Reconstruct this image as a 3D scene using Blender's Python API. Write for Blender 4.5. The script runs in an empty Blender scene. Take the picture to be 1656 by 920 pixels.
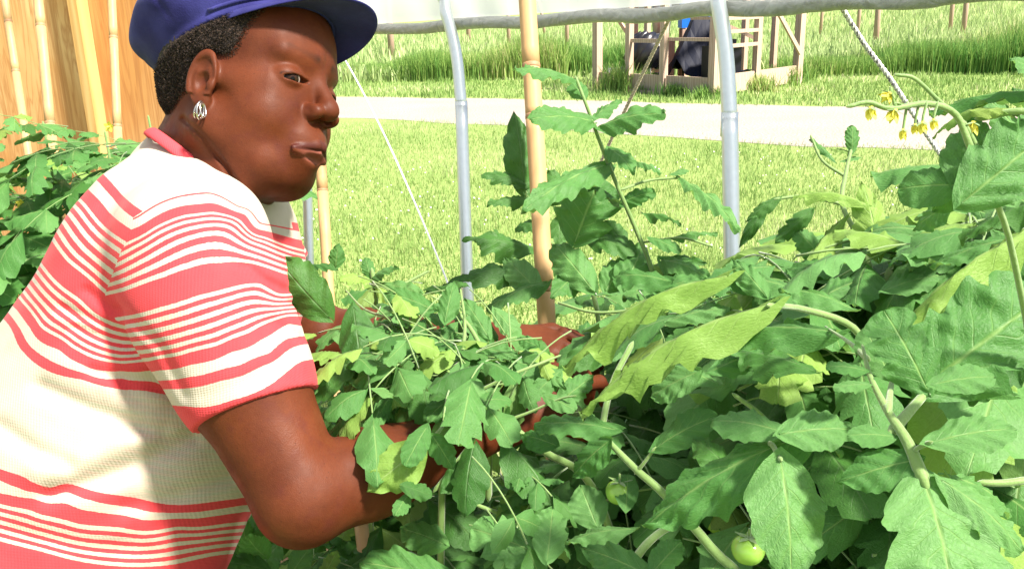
import bpy, math, random
import numpy as np
from mathutils import Vector, Matrix, Euler
random.seed(7); rng = np.random.default_rng(7)
SC = bpy.context.scene
COL = SC.collection
# ---------------------------------------------------------------- camera
PITCH, ROLL, FPX, CAMZ = math.radians(17.0), math.radians(-1.5), 1434.0, 1.5
cd = bpy.data.cameras.new('camera'); cam = bpy.data.objects.new('camera', cd); COL.objects.link(cam)
cd.sensor_width = 36.0; cd.lens = 36.0 * FPX / 1656.0; cd.clip_start = 0.02; cd.clip_end = 3000
CM = Matrix.Translation((0, 0, CAMZ)) @ Matrix.Rotation(math.pi / 2 - PITCH, 4, 'X') @ Matrix.Rotation(ROLL, 4, 'Z')
cam.matrix_world = CM
SC.camera = cam
# ---------------------------------------------------------------- light
SUN_EL, SUN_AZ = math.radians(53), math.radians(126)     # azimuth measured from +Y towards +X
world = bpy.data.worlds.new('World'); SC.world = world; world.use_nodes = True
wn = world.node_tree.nodes; wl = world.node_tree.links
bg = wn['Background']; sky = wn.new('ShaderNodeTexSky'); sky.sky_type = 'NISHITA'; sky.sun_disc = False
sky.sun_elevation = SUN_EL; sky.sun_rotation = SUN_AZ; sky.air_density = 1.0; sky.dust_density = 1.5; sky.ozone_density = 1.0
wl.new(sky.outputs[0], bg.inputs[0]); bg.inputs[1].default_value = 0.055
sl = bpy.data.lights.new('sun', 'SUN'); sl.energy = 5.0; sl.angle = math.radians(6); sl.color = (1.0, 0.93, 0.82)
sun = bpy.data.objects.new('sun', sl); COL.objects.link(sun)
sdir = Vector((math.sin(SUN_AZ) * math.cos(SUN_EL), math.cos(SUN_AZ) * math.cos(SUN_EL), math.sin(SUN_EL)))
sun.rotation_euler = sdir.to_track_quat('Z', 'Y').to_euler(); sun.location = (3, 0, 6)
SC.view_settings.view_transform = 'Standard'; SC.view_settings.look = 'None'
SC.view_settings.exposure = 1.7; SC.view_settings.gamma = 1.0
SC.cycles.max_bounces = 8; SC.cycles.transparent_max_bounces = 8
# ---------------------------------------------------------------- helpers
def Pc(px, py, d):                       # photo pixel + depth -> camera-frame point
    return Vector(((px - 828) / FPX * d, -(py - 460) / FPX * d, -d))
def P(px, py, d):                        # -> world point
    return CM @ Pc(px, py, d)
CMI = CM.inverted()
def proj(w):
    c = CMI @ Vector(w)
    d = max(-c.z, 1e-4)
    return c.x / d * FPX + 828, -c.y / d * FPX + 460, -c.z
def ground(px, py, z=0.0):               # world point where the ray through a pixel meets height z
    o = CM.translation; v = P(px, py, 1.0) - o
    t = (z - o.z) / v.z
    return o + v * t
def tag(o, label=None, cat=None, group=None, kind=None):
    if label: o['label'] = label
    if cat: o['category'] = cat
    if group: o['group'] = group
    if kind: o['kind'] = kind
    return o
def empty(name, loc=(0, 0, 0), parent=None):
    o = bpy.data.objects.new(name, None); COL.objects.link(o); o.location = loc; o.empty_display_size = 0.05
    if parent: o.parent = parent
    return o
def setparent(o, parent):
    if parent is not None:
        o.parent = parent
        o.matrix_parent_inverse = PW(parent).inverted()
def PW(o):                               # world matrix without a depsgraph update
    m = o.matrix_basis.copy()
    if o.parent: m = PW(o.parent) @ o.matrix_parent_inverse @ m
    return m
def mkmesh(name, verts, faces, mat=None, smooth=True, uv=None):
    me = bpy.data.meshes.new(name)
    if isinstance(verts, np.ndarray) and isinstance(faces, np.ndarray):
        nv, nf, k = len(verts), len(faces), faces.shape[1]
        me.vertices.add(nv); me.vertices.foreach_set('co', verts.astype(np.float32).ravel())
        me.loops.add(nf * k); me.loops.foreach_set('vertex_index', faces.astype(np.int32).ravel())
        me.polygons.add(nf)
        me.polygons.foreach_set('loop_start', np.arange(0, nf * k, k, dtype=np.int32))
        me.update(calc_edges=True); me.validate()
    else:
        me.from_pydata([tuple(v) for v in verts], [], [tuple(f) for f in faces]); me.update()
    if smooth: me.polygons.foreach_set('use_smooth', [True] * len(me.polygons))
    if uv is not None:
        l = me.uv_layers.new(name='UVMap'); li = np.empty(len(me.loops), np.int32); me.loops.foreach_get('vertex_index', li)
        l.data.foreach_set('uv', np.asarray(uv, np.float32)[li].ravel())
    if mat is not None: me.materials.append(mat)
    return me
def obj(name, me, parent=None, mw=None):
    o = bpy.data.objects.new(name, me); COL.objects.link(o)
    if mw is not None: o.matrix_basis = mw
    setparent(o, parent)
    return o
class MB:                                # collects shapes into one mesh
    def __init__(s): s.v = []; s.f = []; s.uv = []
    def box(s, c, size, R=None, taper=0):
        n = len(s.v); R = R or Matrix.Identity(3); c = Vector(c)
        hx, hy, hz = size[0] / 2, size[1] / 2, size[2] / 2
        for z in (-1, 1):
            for x, y in ((-1, -1), (1, -1), (1, 1), (-1, 1)):
                k = 1 - taper if z > 0 else 1
                s.v.append(c + R @ Vector((x * hx * k, y * hy * k, z * hz)))
        for f in ((0, 3, 2, 1), (4, 5, 6, 7), (0, 1, 5, 4), (1, 2, 6, 5), (2, 3, 7, 6), (3, 0, 4, 7)):
            s.f.append([n + i for i in f])
        s.uv += [(0, 0)] * 8
        return s
    def beam(s, a, b, w, t, up=(0, 0, 1)):    # box from a to b
        a = Vector(a); b = Vector(b); z = (b - a).normalized(); u = Vector(up)
        x = z.cross(u) if abs(z.dot(u)) < .99 else z.cross(Vector((1, 0, 0)))
        x.normalize(); y = z.cross(x)
        R = Matrix((x, y, z)).transposed()
        return s.box((a + b) / 2, (w, t, (b - a).length), R)
    def tube(s, pts, rad, n=8, cap=True, vscale=1.0):
        pts = [Vector(p) for p in pts]; m = len(pts)
        if not hasattr(rad, '__len__'): rad = [rad] * m
        base = len(s.v); prev = None; acc = 0
        for i, p in enumerate(pts):
            t = (pts[min(i + 1, m - 1)] - pts[max(i - 1, 0)]).normalized()
            if prev is None:
                prev = t.cross(Vector((.31, .22, .93)))
                if prev.length < .1: prev = t.cross(Vector((1, 0, 0)))
            x = (prev - t * prev.dot(t)).normalized(); prev = x; y = t.cross(x)
            if i: acc += (p - pts[i - 1]).length
            for k in range(n):
                a = 2 * math.pi * k / n
                s.v.append(p + (x * math.cos(a) + y * math.sin(a)) * rad[i]); s.uv.append((k / n, acc * vscale))
        for i in range(m - 1):
            for k in range(n):
                a = base + i * n + k; b = base + i * n + (k + 1) % n
                s.f.append([a, b, b + n, a + n])
        if cap:
            s.f.append([base + k for k in reversed(range(n))]); s.f.append([base + (m - 1) * n + k for k in range(n)])
        return s
    def build(s, name, mat, parent=None, smooth=False):
        me = mkmesh(name, s.v, s.f, mat, smooth, s.uv)
        return obj(name, me, parent)
def spline(pts, n=8):                    # Catmull-Rom through points (any tuple length)
    pts = [np.array(p, float) for p in pts]
    p = [2 * pts[0] - pts[1]] + pts + [2 * pts[-1] - pts[-2]]
    out = []
    for i in range(1, len(p) - 2):
        for k in range(n):
            t = k / n
            out.append(.5 * ((2 * p[i]) + (-p[i - 1] + p[i + 1]) * t + (2 * p[i - 1] - 5 * p[i] + 4 * p[i + 1] - p[i + 2]) * t * t + (-p[i - 1] + 3 * p[i] - 3 * p[i + 1] + p[i + 2]) * t ** 3))
    out.append(pts[-1]); return out
# ---------------------------------------------------------------- materials
class NT:
    def __init__(s, name, rough=.6, color=(.5, .5, .5), spec=.5):
        s.m = bpy.data.materials.new(name); s.m.use_nodes = True; s.t = s.m.node_tree; s.b = s.t.nodes['Principled BSDF']
        s.b.inputs['Base Color'].default_value = (*color, 1); s.b.inputs['Roughness'].default_value = rough
        s.b.inputs['Specular IOR Level'].default_value = spec
    def n(s, t, **kw):
        x = s.t.nodes.new('ShaderNode' + t)
        for k, v in kw.items():
            if k.startswith('i_'): x.inputs[int(k[2:]) if k[2:].isdigit() else k[2:].replace('_', ' ')].default_value = v
            else: setattr(x, k, v)
        return x
    def l(s, a, b): s.t.links.new(a, b)
    def math(s, op, a, b=None, clamp=False):
        x = s.n('Math', operation=op); x.use_clamp = clamp
        for i, q in enumerate((a, b)):
            if q is None: continue
            if isinstance(q, (int, float)): x.inputs[i].default_value = q
            else: s.l(q, x.inputs[i])
        return x.outputs[0]
    def mix(s, f, a, b, mode='MIX'):
        x = s.n('MixRGB', blend_type=mode)
        for i, q in enumerate((f, a, b)):
            if isinstance(q, (int, float)): x.inputs[i].default_value = q
            elif isinstance(q, tuple): x.inputs[i].default_value = (*q, 1)
            else: s.l(q, x.inputs[i])
        return x.outputs[0]
    def noise(s, scale, detail=3, vec=None, rough=.5, dist=0):
        x = s.n('TexNoise'); x.inputs['Scale'].default_value = scale; x.inputs['Detail'].default_value = detail
        x.inputs['Roughness'].default_value = rough; x.inputs['Distortion'].default_value = dist
        if vec is not None: s.l(vec, x.inputs['Vector'])
        return x.outputs['Fac']
    def ramp(s, f, stops, interp='LINEAR'):
        x = s.n('ValToRGB'); r = x.color_ramp; r.interpolation = interp
        while len(r.elements) < len(stops): r.elements.new(.5)
        for e, (p, c) in zip(r.elements, stops): e.position = p; e.color = (*c, 1) if len(c) == 3 else c
        s.l(f, x.inputs[0]); return x.outputs[0]
    def coord(s, which='Object', scale=None):
        x = s.n('TexCoord').outputs[which]
        if scale:
            m = s.n('Mapping'); m.inputs['Scale'].default_value = scale; s.l(x, m.inputs[0]); x = m.outputs[0]
        return x
    def bump(s, h, strength=.3, dist=.01):
        x = s.n('Bump'); x.inputs['Strength'].default_value = strength; x.inputs['Distance'].default_value = dist
        s.l(h, x.inputs['Height']); s.l(x.outputs[0], s.b.inputs['Normal']); return x.outputs[0]
    def base(s, c): s.l(c, s.b.inputs['Base Color'])
def v2(c, k): return tuple(min(1, x * k) for x in c)
def simple(name, color, rough=.6, nscale=40, amount=.25, metal=0, spec=.5, bump=0, stretch=None):
    m = NT(name, rough, color, spec); m.b.inputs['Metallic'].default_value = metal
    co = m.coord('Object', stretch); f = m.noise(nscale, 4, co)
    m.base(m.mix(f, v2(color, 1 - amount), v2(color, 1 + amount)))
    if bump: m.bump(f, bump, .004)
    return m.m
# ================================================================ GROUND
def mat_ground():
    m = NT('meadow_ground', .95, spec=.1); co = m.coord('Object')
    n1 = m.noise(.35, 5, co); n2 = m.noise(9, 5, co); n3 = m.noise(60, 3, co)
    c = m.mix(n1, (.15, .26, .055), (.30, .35, .14)); c = m.mix(m.math('MULTIPLY', n2, .6), c, (.12, .20, .035))
    c = m.mix(m.ramp(n3, [(.4, (0,) * 3), (.75, (.5,) * 3)]), c, (.36, .34, .16))
    m.base(c); m.bump(m.math('ADD', n2, n3), .6, .03); return m.m
def mat_gravel():
    m = NT('pale_gravel', .95, spec=.1); co = m.coord('Object')
    n1 = m.noise(.8, 4, co); n2 = m.noise(30, 5, co); vo = m.n('TexVoronoi'); vo.inputs['Scale'].default_value = 28; m.l(co, vo.inputs[0])
    c = m.mix(n1, (.27, .23, .205), (.42, .375, .335)); c = m.mix(m.math('MULTIPLY', vo.outputs['Color'], .35) if False else m.math('MULTIPLY', n2, .6), c, (.19, .15, .12))
    m.base(c); m.bump(m.math('ADD', vo.outputs['Distance'], n2), .5, .02); return m.m
def hill(x, y):
    g = np.clip((y - 24) / 60, 0, 3)
    return g * g * .0 + np.clip((y - 24) / 56, 0, 1) ** 1.3 * (.10 + .030 * np.clip(x, -5, 60)) 
gx = np.r_[np.linspace(-400, -40, 12), np.linspace(-36, 60, 90), np.linspace(66, 500, 14)]
gy = np.r_[np.linspace(-60, 0, 8), np.linspace(2, 100, 100), np.linspace(110, 1500, 20)]
X, Y = np.meshgrid(gx, gy, indexing='ij'); Z = np.where(Y > 24, hill(X, Y), 0)
Z = np.where(Y > 100, np.maximum(Z, -25), Z)
V = np.stack([X, Y, Z], -1).reshape(-1, 3); ny = len(gy)
F = np.array([[i * ny + j, (i + 1) * ny + j, (i + 1) * ny + j + 1, i * ny + j + 1] for i in range(len(gx) - 1) for j in range(ny - 1)])
M_GROUND = mat_ground()
tag(obj('ground', mkmesh('ground', V, F, M_GROUND)), kind='structure')
def gp(px, py, z=0): v = ground(px, py); return v
# gravel road: near and far edges read off the photograph, laid out on the ground
nearE = [gp(x, y) for x, y in ((300, 186), (560, 191), (860, 206), (1200, 232), (1656, 250))]
farE = [gp(x, y) for x, y in ((300, 153), (560, 157), (860, 161), (1200, 170), (1656, 178))]
def ext(E):
    a, b = E[0], E[-1]; d0 = (E[0] - E[1]).normalized(); d1 = (E[-1] - E[-2]).normalized()
    return [a + d0 * 60] + E + [b + d1 * 60]
xr = np.linspace(-50, 60, 160)
def edge_line(E):
    E = ext(E); return [(x, np.interp(x, [p.x for p in E], [p.y for p in E])) for x in xr]
na_ = edge_line(nearE); fa_ = edge_line(farE)
V = []; F = []
for i, (a, b) in enumerate(zip(na_, fa_)):
    for j in range(9):
        t = j / 8; p = (a[0], a[1] * (1 - t) + b[1] * t)
        w = .10 * math.sin(i * 2.1 + j) * (j in (0, 8))
        V.append((p[0], p[1] + w, .004 + .03 * math.sin(math.pi * t)))
for i in range(len(na_) - 1):
    for j in range(8): a = i * 9 + j; F.append((a, a + 9, a + 10, a + 1))
tag(obj('gravel_road', mkmesh('gravel_road', V, F, mat_gravel())), kind='structure')
def road_side(x, y):     # signed: <0 near lawn, 0..1 on road, >1 beyond
    ya = np.interp(x, [p[0] for p in na_], [p[1] for p in na_]); yb = np.interp(x, [p[0] for p in fa_], [p[1] for p in fa_])
    return (y - ya) / (yb - ya)
# soil of the planting beds
def mat_soil():
    m = NT('dark_soil', .95, spec=.1); co = m.coord('Object'); n = m.noise(25, 6, co)
    m.base(m.mix(n, (.03, .02, .012), (.11, .075, .045))); m.bump(n, .8, .03); return m.m
# ================================================================ GRASS
def blades(name, N, sampler, h, w, col, lean=.35, seed=1, tip=.15):
    r = np.random.default_rng(seed); x, y, z, hh = sampler(r, N); N = len(x)
    a = r.uniform(0, 2 * np.pi, N); la = r.uniform(0, 2 * np.pi, N); H = hh * r.uniform(h[0], h[1], N); W = r.uniform(w[0], w[1], N)
    ln = r.uniform(.1, 1, N) * lean * H
    bx, by = np.cos(a) * W, np.sin(a) * W; lx, ly = np.cos(la) * ln, np.sin(la) * ln
    B = np.stack([x, y, z], -1); D = np.stack([bx, by, 0 * bx], -1)
    m1 = B + np.stack([lx * .3, ly * .3, H * .55], -1); t = B + np.stack([lx, ly, H], -1)
    V = np.stack([B - D, B + D, m1 + D * .75, m1 - D * .75, t + D * tip, t - D * tip], 1).reshape(-1, 3)
    i = np.arange(N)[:, None] * 6
    F = np.concatenate([i + np.array([[0, 1, 2, 3]]), i + np.array([[3, 2, 4, 5]])])
    uv = np.tile(np.array([[0, 0], [0, 0], [0, .55], [0, .55], [0, 1], [0, 1]], float), (N, 1)); uv[:, 0] = np.repeat(np.clip(r.uniform(0, 1, N) * .75 + .14 * np.sin(x * 1.3 + np.sin(y * .9) * 2) + .14 * np.sin(y * 2.1 + x * .7 + 1) + .12, 0, 1), 6)
    return tag(obj(name, mkmesh(name, V, F, col, True, uv)), kind='stuff')
def grass_mat(name, dark, light, dry, trans=.35):
    m = NT(name, .6, spec=.2); uvc = m.coord('UV'); s = m.n('SeparateXYZ'); m.l(uvc, s.inputs[0])
    c = m.mix(s.outputs[0], dark, light); c = m.mix(m.ramp(s.outputs[0], [(.86, (0,) * 3), (.9, (1,) * 3)]), c, dry)
    m.base(c)
    tr = m.n('BsdfTranslucent'); m.l(c, tr.inputs[0]); mx = m.n('MixShader'); mx.inputs[0].default_value = trans
    out = m.t.nodes['Material Output']; m.l(m.b.outputs[0], mx.inputs[1]); m.l(tr.outputs[0], mx.inputs[2]); m.l(mx.outputs[0], out.inputs[0]); return m.m
G_LAWN = grass_mat('lawn_grass', (.15, .27, .06), (.38, .50, .18), (.54, .53, .32))
G_TALL = grass_mat('tall_grass', (.10, .25, .05), (.34, .46, .12), (.55, .54, .25))
G_FIELD = grass_mat('meadow_grass', (.24, .36, .12), (.52, .60, .28), (.60, .58, .36))
def lawn_near(r, N):
    # denser near the camera; only the wedge that the view can reach, with a margin
    d = 2.3 + (r.uniform(0, 1, N) ** 1.4) * 11; u = r.uniform(-.45, .75, N); x = u * d; y = d
    k = road_side(x, y) < r.exponential(.035, N) + .03 * np.sin(x * 1.7) - .01
    x, y = x[k], y[k]; patch = .5 + .7 * (np.sin(x * 2.1 + y) * np.sin(y * 1.7 - x * .6) * .5 + .5) * (.6 + .4 * np.sin(x * 5.3 + 2) * np.sin(y * 4.1))
    return x, y, 0 * x, patch
blades('lawn_grass', 190000, lawn_near, (.02, .085), (.0016, .0038), G_LAWN, .7, 11)
def lawn_far(r, N):
    d = r.uniform(12, 23.0, N); u = r.uniform(-.45, .75, N); x = u * d; y = d; k = (road_side(x, y) > 1.0 - r.exponential(.02, N) - .015 * np.sin(x * 2.3)) & (y < 22.3 - .224 * (x + 3.5))
    x, y = x[k], y[k]; return x, y, 0 * x, .7 + .4 * np.sin(x * 1.3) ** 2
blades('verge_grass', 60000, lawn_far, (.04, .13), (.006, .011), G_LAWN, .6, 12)
# white clover in the lawn
def clover():
    r = np.random.default_rng(5); mb = MB(); n = 0
    while n < 700:
        d = 3.4 + r.uniform() ** 1.5 * 6; x = r.uniform(-.4, .7) * d; y = d
        if road_side(x, y) > 0 or math.sin(x * 1.4 + 2) * math.sin(y * 1.1 + x * .4) < r.uniform(-.7, .5): continue
        n += 1; z = r.uniform(.03, .06); s = r.uniform(.006, .011)
        b = len(mb.v)
        for q in ((0, 0, s), (s, 0, 0), (0, s, 0), (-s, 0, 0), (0, -s, 0), (0, 0, -s * .7)): mb.v.append(Vector((x + q[0], y + q[1], z + q[2]))); mb.uv.append((0, 0))
        for f in ((0, 1, 2), (0, 2, 3), (0, 3, 4), (0, 4, 1), (5, 2, 1), (5, 3, 2), (5, 4, 3), (5, 1, 4)): mb.f.append([b + k for k in f])
    tag(mb.build('clover_flowers', simple('white_clover', (.75, .72, .68), .8), None, True), kind='stuff')
clover()
TALL0 = 22.0
def tall_strip(r, N):
    x = r.uniform(-12, 22, N); y = 22.0 - .224 * (x + 3.5) + np.abs(r.normal(0, 1.1, N)) + .3 * np.sin(x * .9); k = ~((x > 1.4) & (x < 6.3) & (y < 21.6))
    x, y = x[k], y[k]; hgt = .55 + .25 * np.sin(x * .55 + 1) + .35 * np.clip((x - 8) / 5, 0, 1) + .12 * np.sin(x * 2.3)
    return x, y, 0 * x, np.clip(hgt, .35, 1.3)
blades('tall_grass', 70000, tall_strip, (.7, 1.15), (.006, .014), G_TALL, .35, 13)
def field(r, N):
    y = 21.5 + r.uniform(0, 1, N) ** 1.6 * 62; x = r.uniform(-.5, .8, N) * y; z = np.where(y > 24, hill(x, y), 0)
    return x, y, z, .6 + .35 * np.sin(x * .3 + y * .2) * np.sin(y * .35)
blades('meadow_grass', 70000, field, (.35, .8), (.014, .035), G_FIELD, .4, 14)
def tufts(r, N):                         # weeds at the foot of the shed
    c = [gp(1035, 149), gp(1060, 151), gp(1100, 156), gp(1150, 160), gp(1225, 150), gp(1262, 140), gp(1290, 134), gp(985, 146), gp(1320, 124), gp(1000, 150)]
    i = r.integers(0, len(c), N); x = np.array([p.x for p in c])[i] + r.normal(0, .16, N); y = np.array([p.y for p in c])[i] + r.normal(0, .08, N)
    return x, y, 0 * x, np.array([1, .5, .6, .6, .8, 1, .9, .7, 1.1, 1.3])[i]
blades('weeds', 5000, tufts, (.15, .45), (.006, .012), G_TALL, .6, 15)
# ================================================================ WOOD
def wood_mat(name, a, b, scale=(1, 1, .12), ring=14, rough=.7, knots=False, bumpy=.2):
    m = NT(name, rough, spec=.2); co = m.coord('Object', scale)
    w = m.n('TexWave', wave_type='BANDS', bands_direction='X'); w.inputs['Scale'].default_value = ring; w.inputs['Distortion'].default_value = 6; w.inputs['Detail'].default_value = 3; w.inputs['Detail Scale'].default_value = 1.2
    m.l(co, w.inputs[0]); n = m.noise(9, 5, co)
    c = m.mix(w.outputs['Fac'], a, b); c = m.mix(m.math('MULTIPLY', n, .6), c, v2(a, .75))
    m.base(c); m.bump(m.math('ADD', w.outputs['Fac'], n), bumpy, .004); return m.m
# shed frame
M_POST = wood_mat('weathered_pine', (.42, .30, .22), (.55, .43, .34), (1, 1, .15), 9)
M_REDP = wood_mat('red_brown_post', (.42, .27, .20), (.58, .42, .33), (1, 1, .15), 9)
LC, NC, RC = gp(966, 146), gp(1153, 160), gp(1288, 138)
a1 = (LC - NC); a2 = (RC - NC); a1.z = a2.z = 0
shed = empty('open_shed', NC); tag(shed, 'unfinished timber shed frame with open sides beyond the gravel road', 'shed')
BC = LC + RC - NC
def sp(s, t, z): v = NC + a1 * s + a2 * t; return Vector((v.x, v.y, z))    # s towards the left corner, t towards the right corner
HSH = 2.35; dirF = a1.normalized(); dirS = a2.normalized()
def post(s, t, w=.14, h=HSH, mat=M_POST, z0=-.1):
    mb = MB(); mb.beam(sp(s, t, z0), sp(s, t, h), w, w * .9, up=tuple(dirF)); return mb.build('post', mat, shed)
for s in (0, .40, .70, 1): post(s, 0, .15 if s in (0, 1) else .12)
post(.80, .30, .10); post(.12, .25, .09); post(.97, .5, .10, mat=M_REDP); post(.62, .95, .10, mat=M_REDP)
for t in (.47, 1.0): post(0, t, .15 if t == 1 else .12, mat=M_POST)
for t in (.28, .72): post(.6 if t > .5 else .9, t, .10, mat=M_REDP)
post(1, 1, .14, mat=M_REDP); post(.45, 1.0, .12, mat=M_REDP); post(.2, 1.0, .11, mat=M_REDP)
def board(name, p, q, w, t, mat=M_POST, up=(0, 0, 1)):
    mb = MB(); mb.beam(p, q, t, w, up); return mb.build(name, mat, shed)
off = Vector((dirS.x, dirS.y, 0)) * -.085; offs = Vector((dirF.x, dirF.y, 0)) * -.085
for s0, s1 in ((.03, .37), (.42, .68), (.72, .98)):
    board('plank', sp(s0, 0, .20), sp(s1, 0, .20), .30, .04)
board('plank', sp(.30, -.01, .035) , sp(.95, -.01, .035), .07, .10)
for t0, t1 in ((.03, .44), (.50, .97)):
    board('plank', sp(0, t0, .22), sp(0, t1, .22), .32, .04)
for z in (.95, ): board('rail', sp(.42, 0, z), sp(.69, 0, z), .07, .05)
board('rail', sp(.03, .02, .98), sp(.38, .02, .98), .06, .05)
board('rail', sp(.10, .25, 1.32), sp(.38, .25, 1.32), .05, .04)
for z in (.86, 1.10, 1.32): board('rail', sp(-.01, .06, z), sp(-.01, .45, z), .06, .05)
board('brace', sp(-.03, .42, 1.95), sp(-.03, .97, .62), .09, .04)
board('brace', sp(.99, .1, 1.6), sp(.75, .1, .9), .07, .04, M_REDP)
board('brace', sp(.62, .55, 1.5), sp(.30, .9, .9), .07, .04, M_REDP)
board('rail', sp(0, .5, 1.62), sp(0, .97, 1.62), .07, .05)
for (p, q) in ((sp(0, 0, HSH), sp(1, 0, HSH)), (sp(0, 0, HSH + .01), sp(0, 1, HSH + .01)), (sp(1, 0, HSH + .01), sp(1, 1, HSH + .01)), (sp(0, 1, HSH), sp(1, 1, HSH))):
    board('top_plate', p, q, .14, .10)
# things stored in the shed
M_TARP = simple('dark_blue_tarp', (.005, .007, .018), .6, 30, .4, spec=.15, bump=.3)
def tarp():
    r = random.Random(3); n = 14; V = []; F = []
    c = sp(.45, .45, 0)
    for i in range(n + 1):
        for j in range(n + 1):
            u, v = i / n * 2 - 1, j / n * 2 - 1
            z = 1.35 * max(0, 1 - (abs(u) * .95 + abs(v) * .75)) + .28 + .06 * math.sin(u * 7 + v * 3) + r.uniform(-.02, .02)
            p = c + dirF * (u * .8) + dirS * (v * .8); V.append((p.x, p.y, z))
    for i in range(n):
        for j in range(n): a = i * (n + 1) + j; F.append((a, a + n + 1, a + n + 2, a + 1))
    b = len(V)
    for i in range(n + 1):
        for j in (0, n): pass
    o = obj('draped_tarp', mkmesh('draped_tarp', V, F, M_TARP, False)); o.modifiers.new('thick', 'SOLIDIFY').thickness = .01
    tag(o, 'dark blue tarp draped in a peak inside the open shed', 'tarp')
tarp()
ms = MB(); r_ = random.Random(4)
base = sp(.72, .20, .28)
for k in range(9):
    ang = k * .7; pts = [base + Vector((math.cos(ang + t * .5) * (.22 + .05 * math.sin(t * 3 + k)), math.sin(ang + t * .5) * .22, .12 + .13 * t + .05 * math.sin(k + t))) for t in range(6)]
    ms.tube(pts, [.05, .16, .21, .20, .14, .04], 8)
tag(ms.build('black_sack_pile', simple('black_plastic', (.012, .012, .016), .3, 30, .4, spec=.6), None, True), 'black plastic sacks piled at the left inside the shed', 'sack')
mb = MB(); mb.tube([sp(.90, .35, .30), sp(.90, .35, .36), sp(.90, .35, .85), sp(.90, .35, .90)], [.17, .18, .24, .25], 20)
mb2 = MB(); mb2.tube([sp(.90, .35, .88), sp(.90, .35, .93)], [.262, .262], 20)
bk = empty('orange_barrel', sp(.90, .35, 0)); mo = simple('orange_plastic', (.75, .16, .04), .45)
mb.build('tub', mo, bk, True); mb2.build('rim', mo, bk, True); mb3 = MB(); mb3.box(sp(.90, .35, .15), (.42, .42, .30)); mb3.build('base_block', M_POST, bk)
tag(bk, 'orange plastic tub standing on a block at the left of the shed', 'tub')
mb = MB(); c_ = sp(.16, .30, .42); mb.box(c_, (.55, .45, .84), Matrix.Rotation(.4, 3, 'Z')); mb.box(c_ + Vector((0, 0, .47)), (.40, .34, .12), Matrix.Rotation(.2, 3, 'Z')); tag(mb.build('black_bin', simple('black_bin_plastic', (.008, .008, .012), .4, 30, .4, spec=.3), None), 'black bin behind the nearest corner post of the shed', 'bin')
# serrated metal edging ring
V = []; F = []; n = 120; c = sp(.78, .12, 0)
for i in range(n):
    t = i / (n - 1); p = sp(.995 - .40 * t, .10 + .16 * math.sin(math.pi * t), 0); z = .40 - .02 * t
    for k, zz in enumerate((z - .16, z, z + (.035 if i % 3 == 1 else .0))): V.append((p.x, p.y, zz))
for i in range(n - 1):
    for k in (0, 1): a = i * 3 + k; F.append((a, a + 3, a + 4, a + 1))
o = obj('metal_edging', mkmesh('metal_edging', V, F, simple('galvanised_sheet', (.50, .52, .56), .4, 20, .2, metal=.6), False)); o.modifiers.new('t', 'SOLIDIFY').thickness = .006
tag(o, 'curved strip of serrated grey metal edging low inside the shed', 'edging')
cr = empty('blue_crate', sp(.40, .62, 0)); tag(cr, 'bright blue boxes stacked high at the back of the shed', 'crate')
mbl = simple('blue_plastic', (.02, .16, .62), .35, 20, .2)
for k, (z, w) in enumerate(((1.28, .62), (1.62, .58))):
    q = MB(); q.box(sp(.62, .62, z), (w, .42, .30)); q.build('box', mbl, cr)
    q = MB(); q.box(sp(.62, .62, z + .165), (w + .05, .47, .03)); q.build('lid', simple('pale_lid', (.55, .68, .78), .4), cr)
q = MB()
for dx in (-.26, .26):
    for dy in (-.17, .17): v = sp(.62, .62, .56) + Vector((dx, dy, 0)); q.box(v, (.06, .06, 1.12))
q.build('trestle', M_REDP, cr)
q = MB(); q.tube([sp(.92, .6, .9), sp(.92, .6, 1.3), sp(.92, .6, 1.75), sp(.92, .6, 1.85)], [.16, .2, .2, .12], 16)
tag(q.build('steel_drum', simple('grey_steel', (.30, .32, .33), .45, 20, .3, metal=.5), None, True), 'grey steel drum raised behind the tarp in the shed', 'drum')
q = MB(); q.box(sp(.92, .6, .44), (.5, .5, .88)); tag(q.build('timber_block', M_REDP, None), 'brown timber block under the grey drum in the shed', 'block')
# ================================================================ FENCE POSTS IN THE FIELD
vp = [(630, 82, 13, 30, 'thick post standing alone beside the peak of the cap'), (757, 66, 9, 44, 'post just right of the left greenhouse hoop'), (822, 78, 8, 36, 'post between the hoop and the tall bamboo stake'),
      (876, 55, 6, 50, 'short leaning post right behind the tall bamboo stake'), (917, 66, 8, 36, 'post left of the shed frame'), (1329, 42, 6, 40, 'faint post just right of the shed frame'), (1389, 48, 7, 36, 'post behind the middle of the right guy rope'), (1419, 78, 11, 27, 'tallest post in front of the meadow, right of the rope'),
      (1538, 22, 8, 38, 'left post of the pair at the end of the rail'), (1560, 32, 10, 33, 'right post of the pair at the end of the rail')]
for (px, yb, w, dist, lab) in vp:
    a = P(px, 30, 1.0) - CM.translation; t = dist / a.y; x = CM.translation.x + a.x * t; zt = float(hill(np.array([x]), np.array([dist]))[0]) if dist > 24 else 0
    wid = w / FPX * dist * .8; lean = .18 if px == 876 else r_.uniform(-.02, .02)
    mb = MB(); mb.tube([(x + lean * 1.2, dist, zt - .2), (x, dist, zt + 1.4), (x - lean, dist, zt + 2.1 + (px > 1300) * .3)], [wid / 2, wid / 2, wid / 2 * .9], 10)
    tag(mb.build('fence_post', M_REDP, None, True), 'weathered wooden ' + lab, 'post', 'wooden posts in the meadow')
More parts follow.
